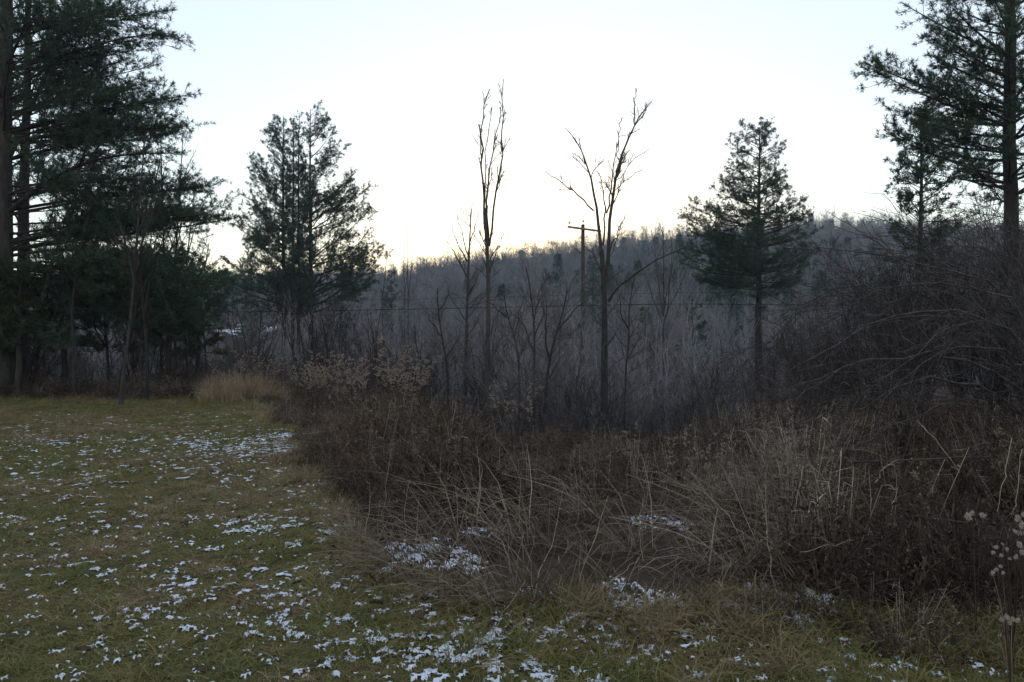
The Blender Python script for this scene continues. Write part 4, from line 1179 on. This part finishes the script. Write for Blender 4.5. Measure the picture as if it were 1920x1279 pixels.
# plumed weeds (pale seed heads) standing up along the back of the bank
def plumed(seed, H):
    rng = np.random.default_rng(seed)
    ns = 3
    st = MB(seed); P = np.empty((ns, 8, 3)); a = rng.random(ns) * 6.28
    d = nrm(np.stack([np.cos(a) * .22, np.sin(a) * .22, np.ones(ns)], 1)); P[:, 0] = rng.normal(0, .04, (ns, 3)) * [1, 1, 0]
    for j in range(1, 8):
        d = nrm(d + rng.normal(0, .06, (ns, 3)) + [-.02, 0, -.01 * j]); P[:, j] = P[:, j - 1] + d * H / 7 * rng.uniform(.85, 1.1, (ns, 1))
    R = np.linspace(.0055, .002, 8)[None].repeat(ns, 0)
    st.tubes(P, R, 4)
    b, r = grow(P, R, ns * 12, .58, 1, .75, .16, .6, .0012, 6, .15, .08, rng, droop=.35)
    st.tubes(b, r, 3)
    sm = st.mesh('stem', M['weed_stem'], True)
    hd = MB(seed + 1)
    m = len(b) * 26
    pi = rng.integers(0, len(b), m); t = rng.uniform(.2, 1, m) * 4.99; i0 = t.astype(int); fr = (t - i0)[:, None]
    p = b[pi, i0] * (1 - fr) + b[pi, i0 + 1] * fr
    d1 = nrm(rng.normal(size=(m, 3)) + np.array([0, 0, .5])); sd = nrm(np.cross(d1, rng.normal(size=(m, 3)))); l = rng.uniform(.014, .032, (m, 1))
    hd.poly(np.stack([p, p + d1 * l * .6 + sd * l * .32, p + d1 * l, p + d1 * l * .6 - sd * l * .32], 1))
    return sm, hd.mesh('seed_head', M['plume'])
pl = [plumed(560 + k, h) for k, h in enumerate((1.7, 1.45, 1.9))]
def put_plume(px, top, Y, label, group, k):
    X = (px - 960) / F * Y; zb = float(height(X, Y))
    H = [1.7, 1.45, 1.9][k]
    hz = CZ + (639.5 - top) / F * Y - zb
    s = float(np.clip(hz / H, .3, 1.7))
    e = empty('plumed_weed', (X, Y, zb), label, 'weed', group); e.rotation_euler.z = RW.random() * 6.28; e.scale = (s, s, s)
    for nm, me in zip(('stem', 'seed_head'), pl[k]):
        o = bpy.data.objects.new(nm, me); COL.objects.link(o); o.parent = e
for i in range(56):
    g = RW.random()
    if g < .30: px = RW.normal(715, 38); top = 636 + abs(px - 725) * .45 + RW.exponential(28); Y = RW.uniform(13.5, 16.5); wh = 'in the big stand behind the bank'
    elif g < .60: px = RW.uniform(580, 640); top = RW.uniform(655, 705); Y = RW.uniform(16, 19); wh = 'in the smaller stand to its left'
    elif g < .80: px = RW.uniform(400, 535); top = RW.uniform(640, 705); Y = RW.uniform(21.5, 24); wh = 'rising behind the rusty grass clump'
    elif g < .90: px = RW.uniform(940, 1120); top = RW.uniform(700, 740); Y = RW.uniform(11, 13); wh = 'below the bare trees'
    else: px = RW.uniform(60, 190); top = RW.uniform(690, 725); Y = RW.uniform(22.8, 23.6); wh = 'at the far left lawn edge'
    k = int(RW.integers(0, 3))
    put_plume(px, top, Y, f"{['upright', 'short', 'tall'][k]} weed with pale plumes {wh}", 'plumed weeds behind the bank', k)
for px, top, Y, k, wh in ((1445, 800, 7.2, 0, 'before the dark hollow under the arching canes'), (1480, 830, 6.8, 1, 'just right of the one under the arching canes'), (1300, 790, 8.2, 0, 'at the right end of the bank crest'), (1265, 815, 7.6, 2, 'left of the crest end'),
                          (1360, 850, 6.6, 1, 'in front of the arching thicket'), (1180, 790, 8.6, 2, 'at the foot of the forked tree')):
    put_plume(px, top, Y, f"dark-stemmed weed with grey seed specks {wh}", 'seed weeds before the right thicket', k)

# white fluffy seed heads at the right edge
def fluff_mesh(seed, R):
    rng = np.random.default_rng(seed); m = 190
    d = nrm(rng.normal(size=(m, 3))); sd = nrm(np.cross(d, rng.normal(size=(m, 3)))); l = R * rng.uniform(.35, 1.15, (m, 1))
    p = d * R * .1
    return MB(seed).poly(np.stack([p, p + d * l + sd * R * .07, p + d * l * 1.06, p + d * l - sd * R * .07], 1)).mesh('seed_head', M['fluff'])
fm = [fluff_mesh(580 + k, .019) for k in range(2)]
FL = [('fluffy white-headed weed with two round puffs at the right edge', 4.35, 1830, 1130, [(1816, 970, 1.15), (1842, 966, .8), (1822, 962, .7)]),
      ('fluffy white-headed weed cut by the right edge, tallest of them', 4.1, 1925, 1180, [(1908, 972, .9), (1916, 985, .9), (1903, 996, .6), (1914, 1000, .7), (1922, 965, 1.0)]),
      ('weed with a wide spray of greyish seed puffs below the tallest white one', 4.0, 1900, 1190, [(1868, 1026, .6), (1880, 1020, .5), (1888, 1030, .55), (1862, 1036, .5), (1912, 1022, .9), (1918, 1036, .8), (1905, 1044, .6), (1893, 1048, .5), (1878, 1042, .5)]),
      ('low weed with a line of small puffs at the right', 3.9, 1890, 1210, [(1868, 1068, .6), (1876, 1062, .5), (1861, 1074, .5), (1880, 1074, .45)]),
      ('lowest white puffs near the bottom right corner', 3.75, 1895, 1230, [(1878, 1162, .65), (1888, 1158, .7), (1898, 1161, .75), (1908, 1163, .6), (1893, 1168, .55)])]
for lab, Y, bx, by, hs in FL:
    X = (bx - 960) / F * Y; zb = float(height(X, Y))
    e = empty('fluffy_weed', (X, Y, zb), lab, 'weed', 'fluffy seed heads at the right edge')
    base = np.array([X, Y, zb])
    mb = MB(3)
    for (hx, hy, s) in hs:
        p = at(hx, hy, Y + RW.uniform(-.08, .08)) - base
        mb.tubes(resample(np.array([[0, 0, 0], [p[0] * .3, p[1] * .3, p[2] * .6], p]), 8)[None], np.linspace(.0035, .0013, 8)[None], 4)
        o = bpy.data.objects.new('seed_head', fm[int(RW.integers(0, 2))]); COL.objects.link(o); o.parent = e; o.location = p; o.scale = (s * RW.uniform(.7, 1.25), s * RW.uniform(.7, 1.25), s * RW.uniform(.6, .95)); o.rotation_euler = (RW.random() * 3, RW.random() * 3, 0)
    mb.build('stem', M['weed_stem'], e)

# pale broken stalks and sticks that stand out of the tangle
STK = [([(1719, 789), (1760, 835), (1800, 886)], 7.0, .007, 'long pale stick leaning left above the dark hollow'),
       ([(1640, 905), (1655, 880), (1682, 862)], 6.2, .006, 'short bent pale stalk below the dark hollow'),
       ([(1897, 822), (1888, 870), (1870, 960)], 4.6, .004, 'pale upright stalk near the right edge'),
       ([(1917, 842), (1908, 890), (1896, 965)], 4.5, .004, 'second pale upright stalk, nearer the right edge'),
       ([(1452, 1128), (1448, 1060), (1436, 985), (1434, 905)], 4.9, .004, 'thin pale stalk standing in the snow strip at right of centre'),
       ([(1206, 1052), (1198, 1000), (1205, 935)], 5.2, .003, 'thin pale stalk on the bank left of the snow strip'),
       ([(1082, 1120), (1100, 1050), (1128, 965), (1140, 930)], 5.2, .004, 'long pale stalk leaning right in the middle of the bank'),
       ([(1135, 1100), (1165, 1075), (1198, 1045)], 4.8, .004, 'slanting pale stalk just above the snow patch'),
       ([(762, 1000), (760, 940), (768, 900)], 6.0, .003, 'thin upright stalk behind the snowy gap'),
       ([(712, 985), (722, 930), (734, 840)], 7.0, .003, 'tall thin stalk left of the snowy gap'),
       ([(1480, 1010), (1502, 900), (1506, 855), (1530, 880), (1555, 912)], 5.6, .004, 'broken pale stalk bent over at the right'),
       ([(1540, 905), (1556, 960), (1580, 1005)], 5.4, .004, 'pale stalk leaning among the straw at the right'),
       ([(1590, 866), (1700, 862), (1860, 856)], 7.2, .014, 'long thin dead branch lying level under the arching canes'),
       ([(1500, 1035), (1560, 1022), (1602, 1013)], 5.0, .003, 'thin pale stalk lying nearly level at the right'),
       ([(870, 975), (940, 940), (1000, 925)], 6.0, .003, 'long straw stalk lying across the bank'),
       ([(735, 1060), (800, 1075), (830, 1110)], 5.2, .003, 'straw stalk fallen before the snowy gap'),
       ([(905, 1210), (960, 1130), (985, 1090)], 4.3, .003, 'straw stalk leaning at the front of the bank'),
       ([(1285, 880), (1320, 905), (1395, 945)], 6.4, .003, 'thin dead stalk slanting down on the crest')]
for pix, Y, r, lab in STK:
    r *= .72
    p = hp(pix, Y, 9, 0, RW, .007)
    tag(MB(4).tubes(p[None], np.linspace(r, r * .6, 9)[None], 6).build('dry_stalk', M['pale_stalk'] if r < .01 else M['grey_bark'], smooth=True), lab, 'stalk', 'loose stalks on the bank')
p = resample(np.array([at(365, 1045, 6.05), at(480, 1037, 6.1), at(640, 1037, 6.1), at(900, 1038, 6.1), at(1300, 1042, 6.1), at(1520, 1046, 6.1)]), 40)
tag(MB(5).tubes(p[None], np.full((1, 40), .0035), 5).build('fence_wire', M['rusty_wire']), 'thin dark wire stretched low over the grass into the weeds', 'wire')

# ------------------------------------------------------------------ lawn: snow patches, grass, leaves
RS = np.random.default_rng(88)
def snow_sheet(x0, x1, y0, y1, c, off):
    xs = np.arange(x0, x1, c); ys = np.arange(y0, y1, c)
    X, Y = np.meshgrid(xs, ys)
    f = bank_front(X); d = f - Y
    big = fbm(X * .55 + 3, Y * .55, 91, 3)
    s1 = fbm(X * 11.5, Y * 11.5, 92, 3); s2 = fbm(X * 31, Y * 31, 93, 3); s3 = fbm(X * 62, Y * 62, 94, 2)
    v = .38 * s1 + .32 * s2 + .30 * s3 + .13 * (big - .5)
    bias = np.zeros_like(X)
    bias += .042 * np.exp(-((Y - 12) / 5.0) ** 2)
    bias += .02 * np.exp(-(np.maximum(d, 0) / .5) ** 2) * (Y < 18)              # more along the weeds
    bias += .10 * np.exp(-(((X + 3.55) / .9) ** 2 + ((Y - 13.2) / 1.9) ** 2))     # drift beside the weeds at left of centre
    bias += .03 * np.exp(-((X - .2) / 1.5) ** 2) * sstep(5.0, 4.5, Y)
    bias -= .10 * sstep(17.5, 20.5, Y) * (X < -4.8)                               # green band at the far edge
    bias -= .004 * sstep(7, 4, Y)
    for sx, sy, r in SN:
        bias += (.088 if sy < 5.05 else .066) * np.exp(-(np.hypot(X - sx, (Y - sy)) / (r * .8)) ** 2)
    thr = .562
    e = v + bias - thr
    inb = (d > -.15) | (np.min([np.hypot(X - sx, Y - sy) / r for sx, sy, r in SN], axis=0) < 1.3)
    e = np.where(inb & (Y < 23.2), e, -1)
    Z = height(X, Y) + .005 + .013 * sstep(0, .06, e) + .014 * (s3 - .5) * sstep(0, .03, e) + .012 * (s2 - .5) + off
    Z += .02 * sstep(0, -.5, d) * sstep(0, .1, e)
    k = (e > 0)
    cell = (k[:-1, :-1] & k[1:, 1:] & k[1:, :-1] & k[:-1, 1:]).ravel()
    cell &= RS.random(cell.size) < .30 + .7 * sstep(0, .035, e[:-1, :-1]).ravel()
    nx = len(xs)
    i = (np.arange(len(ys) - 1)[:, None] * nx + np.arange(nx - 1)[None]).ravel()[cell]
    q = np.stack([i, i + 1, i + 1 + nx, i + nx], 1)
    used, inv = np.unique(q, return_inverse=True)
    V = np.stack([X, Y, Z], -1).reshape(-1, 3)[used]
    print('snow cells', len(q), 'of', cell.size, 'share', len(q) / max(1, inb.sum()))
    return V, inv.reshape(-1, 4)
mb = MB()
for a in ((-3.8, 4.4, 2.9, 5.0, .010, 0), (-5.2, 5.2, 5.0, 7.5, .015, 0), (-10, 1.0, 7.5, 14, .027, 0), (-19, -3, 14, 23.2, .045, 0)):
    V, q = snow_sheet(*a)
    mb.add(V, q, np.zeros(len(V)))
so = mb.build('snow', M['snow'], smooth=True)
tag(so, 'thin patchy snow lying over the lawn and along the foot of the weeds', 'snow', kind='stuff')

gp = [blade_tuft(601, 42, .075, .0055, 1.3, (0, 0), 'grass', r=.05, droop=1.6, seg=3), blade_tuft(602, 36, .11, .0055, 1.6, (-.3, 0), 'grass', r=.06, droop=2.0, seg=3),
      blade_tuft(603, 54, .055, .0045, 1.1, (0, 0), 'grass', r=.05, droop=1.2, seg=2), blade_tuft(604, 38, .20, .0055, .8, (-.2, -.1), 'grass', r=.05, droop=1.8, seg=4),
      blade_tuft(605, 42, .085, .0055, 1.5, (0, 0), 'dry_grass', r=.06, droop=1.8, seg=3), blade_tuft(606, 36, .12, .0055, 1.6, (.3, 0), 'dry_grass', r=.06, droop=2.2, seg=3),
      blade_tuft(607, 44, .24, .006, .9, (-.2, -.15), 'dry_grass', r=.06, droop=2.0, seg=4)]
RL = np.random.default_rng(66)
P_ = []
for (y0, y1, dens) in ((2.7, 5.5, 230), (5.5, 9, 150), (9, 15, 80), (15, 23.6, 45)):
    xa, xb = -.85 * y1 - .6, min(.85 * y1 + 1.5, 7)
    n = int((y1 - y0) * (xb - xa) * dens)
    P_.append(np.stack([RL.uniform(xa, xb, n), RL.uniform(y0, y1, n)], 1))
P_ = np.concatenate(P_)
x, y = P_.T
d = bank_front(x) - y
ok = (d > -.25) & (np.abs(x) < .85 * y + 1.5)
x, y, d = x[ok], y[ok], d[ok]
n = len(x)
far = y > 9
idx = RL.choice([0, 1, 2], n, p=[.35, .3, .35])
long_ = (RL.random(n) < .55 * np.exp(-np.maximum(d, 0) / .45)) | ((y < 4.6) & (x > .8) & (RL.random(n) < .12)) | (RL.random(n) < .03)
dryn = fbm(x * .9 + 1, y * .9, 73, 3)
dry = RL.random(n) < np.clip(.26 + .26 * sstep(.3, 1.5, x) + 5.0 * (dryn - .5) + .35 * np.exp(-np.maximum(d, 0) / .6) - .12 * sstep(14, 19, y), .05, .9)
idx = np.where(dry, RL.choice([4, 5], n), idx)
idx = np.where(long_, np.where(dry, 6, 3), idx)
s_ = RL.uniform(.7, 1.25, n) * np.where(far, 1.25, 1) * np.where(y > 15, 1.2, 1)
zs = s_ * np.where((idx == 3) | (idx == 6), .8, .44) * (.7 + .6 * fbm(x * 1.4, y * 1.4, 71, 2))
scatter('grass', gp, np.stack([x, y, height(x, y)], 1), np.stack([RL.normal(0, .15, n), RL.normal(0, .15, n), RL.random(n) * 6.28], 1), np.stack([s_, s_, zs], 1), idx,
        'short matted winter grass of the lawn, olive green and brown', 'grass')
print('grass', n)

# curled brown leaves lying on the lawn at the foot of the weeds
def leaf_mesh(seed):
    rng = np.random.default_rng(seed)
    L, W = .06, .036; nx, ny = 5, 4
    u = np.linspace(0, 1, nx)[:, None]; v = np.linspace(-1, 1, ny)[None]
    wd = np.sin(np.pi * np.clip(u * .94 + .03, 0, 1)) ** .7 * (1 + .25 * np.sin(u * 19))
    X = u * L + 0 * v; Y = v * W * .5 * wd; Z = .010 * v ** 2 * (1 + rng.normal(0, .3)) + .012 * np.sin(u * 3 + rng.random() * 3) + rng.normal(0, .0015, (nx, ny))
    i = (np.arange(nx - 1)[:, None] * ny + np.arange(ny - 1)[None]).ravel()
    return MB(seed).add(np.stack([X, Y, Z], -1).reshape(-1, 3), np.stack([i, i + ny, i + ny + 1, i + 1], 1), np.full(nx * ny, rng.random())).mesh('fallen_leaf', M['dead_leaf'], True)
lms = [_P(leaf_mesh(620 + k)) for k in range(5)]
lp_ = []
for k in range(5):
    o = bpy.data.objects.new('litter_leaf', lms[k].data); lp_.append(o)
n = 1500
y = 2.9 + 9.5 * RL.random(n) ** 1.3; x = RL.uniform(-.7, .7, n) * y
near_edge = RL.random(n) < np.exp(-np.maximum(bank_front(x) - y, 0) / .8) + .22
ok = (bank_front(x) - y > -.2) & near_edge
x, y = x[ok], y[ok]; n = len(x); s_ = RL.uniform(.3, .8, n)
scatter('leaf_litter', lp_, np.stack([x, y, height(x, y) + .022], 1), np.stack([RL.normal(0, .5, n), RL.normal(0, .5, n), RL.random(n) * 6.28], 1), np.stack([s_, s_, s_], 1), RL.integers(0, 5, n),
        'scraps of small brown leaves strewn through the grass', 'leaf litter')
for i in range(72):
    if i < 48:
        X = RL.uniform(-1.6, 2.6); Y = float(bank_front(X)) - abs(RL.normal(0, .28)) + .05
    else:
        Y = RL.uniform(3.3, 8); X = RL.uniform(-.6 * Y, .3)
    if Y > bank_front(X) + .1: continue
    where = ('under the front weeds left of centre' if X < -.3 else 'along the snow strip in the middle' if X < 1 else 'along the foot of the right weeds') if i < 60 else ('on the open lawn close by' if Y < 5 else 'on the open lawn further off')
    o = put(lms[i % 5], 'fallen_leaf', X, Y, RL.uniform(.8, 1.5), RL.random() * 6.28, f"{['small', 'large'][int(RL.integers(0, 2))]} curled brown leaf lying {where}", 'leaf', 'fallen leaves on the lawn', dz=.035)
    o.rotation_euler.x = RL.normal(0, .35); o.rotation_euler.y = RL.normal(0, .35)

# ------------------------------------------------------------------ where several still share a label, say which one by its place in the row
same = {}
for o in list(sc.objects):
    if o.parent is None and o.get('label') and o.get('category'): same.setdefault(o['label'], []).append(o)
ORD = ['leftmost', 'second from left', 'third from left', 'fourth from left', 'fifth from left', 'sixth from left', 'seventh from left', 'eighth from left', 'ninth from left', 'tenth from left', 'eleventh from left', 'twelfth from left'] + [f'{k} from left' for k in ('thirteenth', 'fourteenth', 'fifteenth', 'sixteenth', 'seventeenth', 'eighteenth', 'nineteenth', 'twentieth')]
for lab, os_ in same.items():
    if len(os_) < 2: continue
    os_.sort(key=lambda o: o.location.x / max(o.location.y, .1))
    for i, o in enumerate(os_):
        w_ = 'rightmost' if i == len(os_) - 1 else ORD[min(i, len(ORD) - 1)]
        o['label'] = lab + ', ' + w_
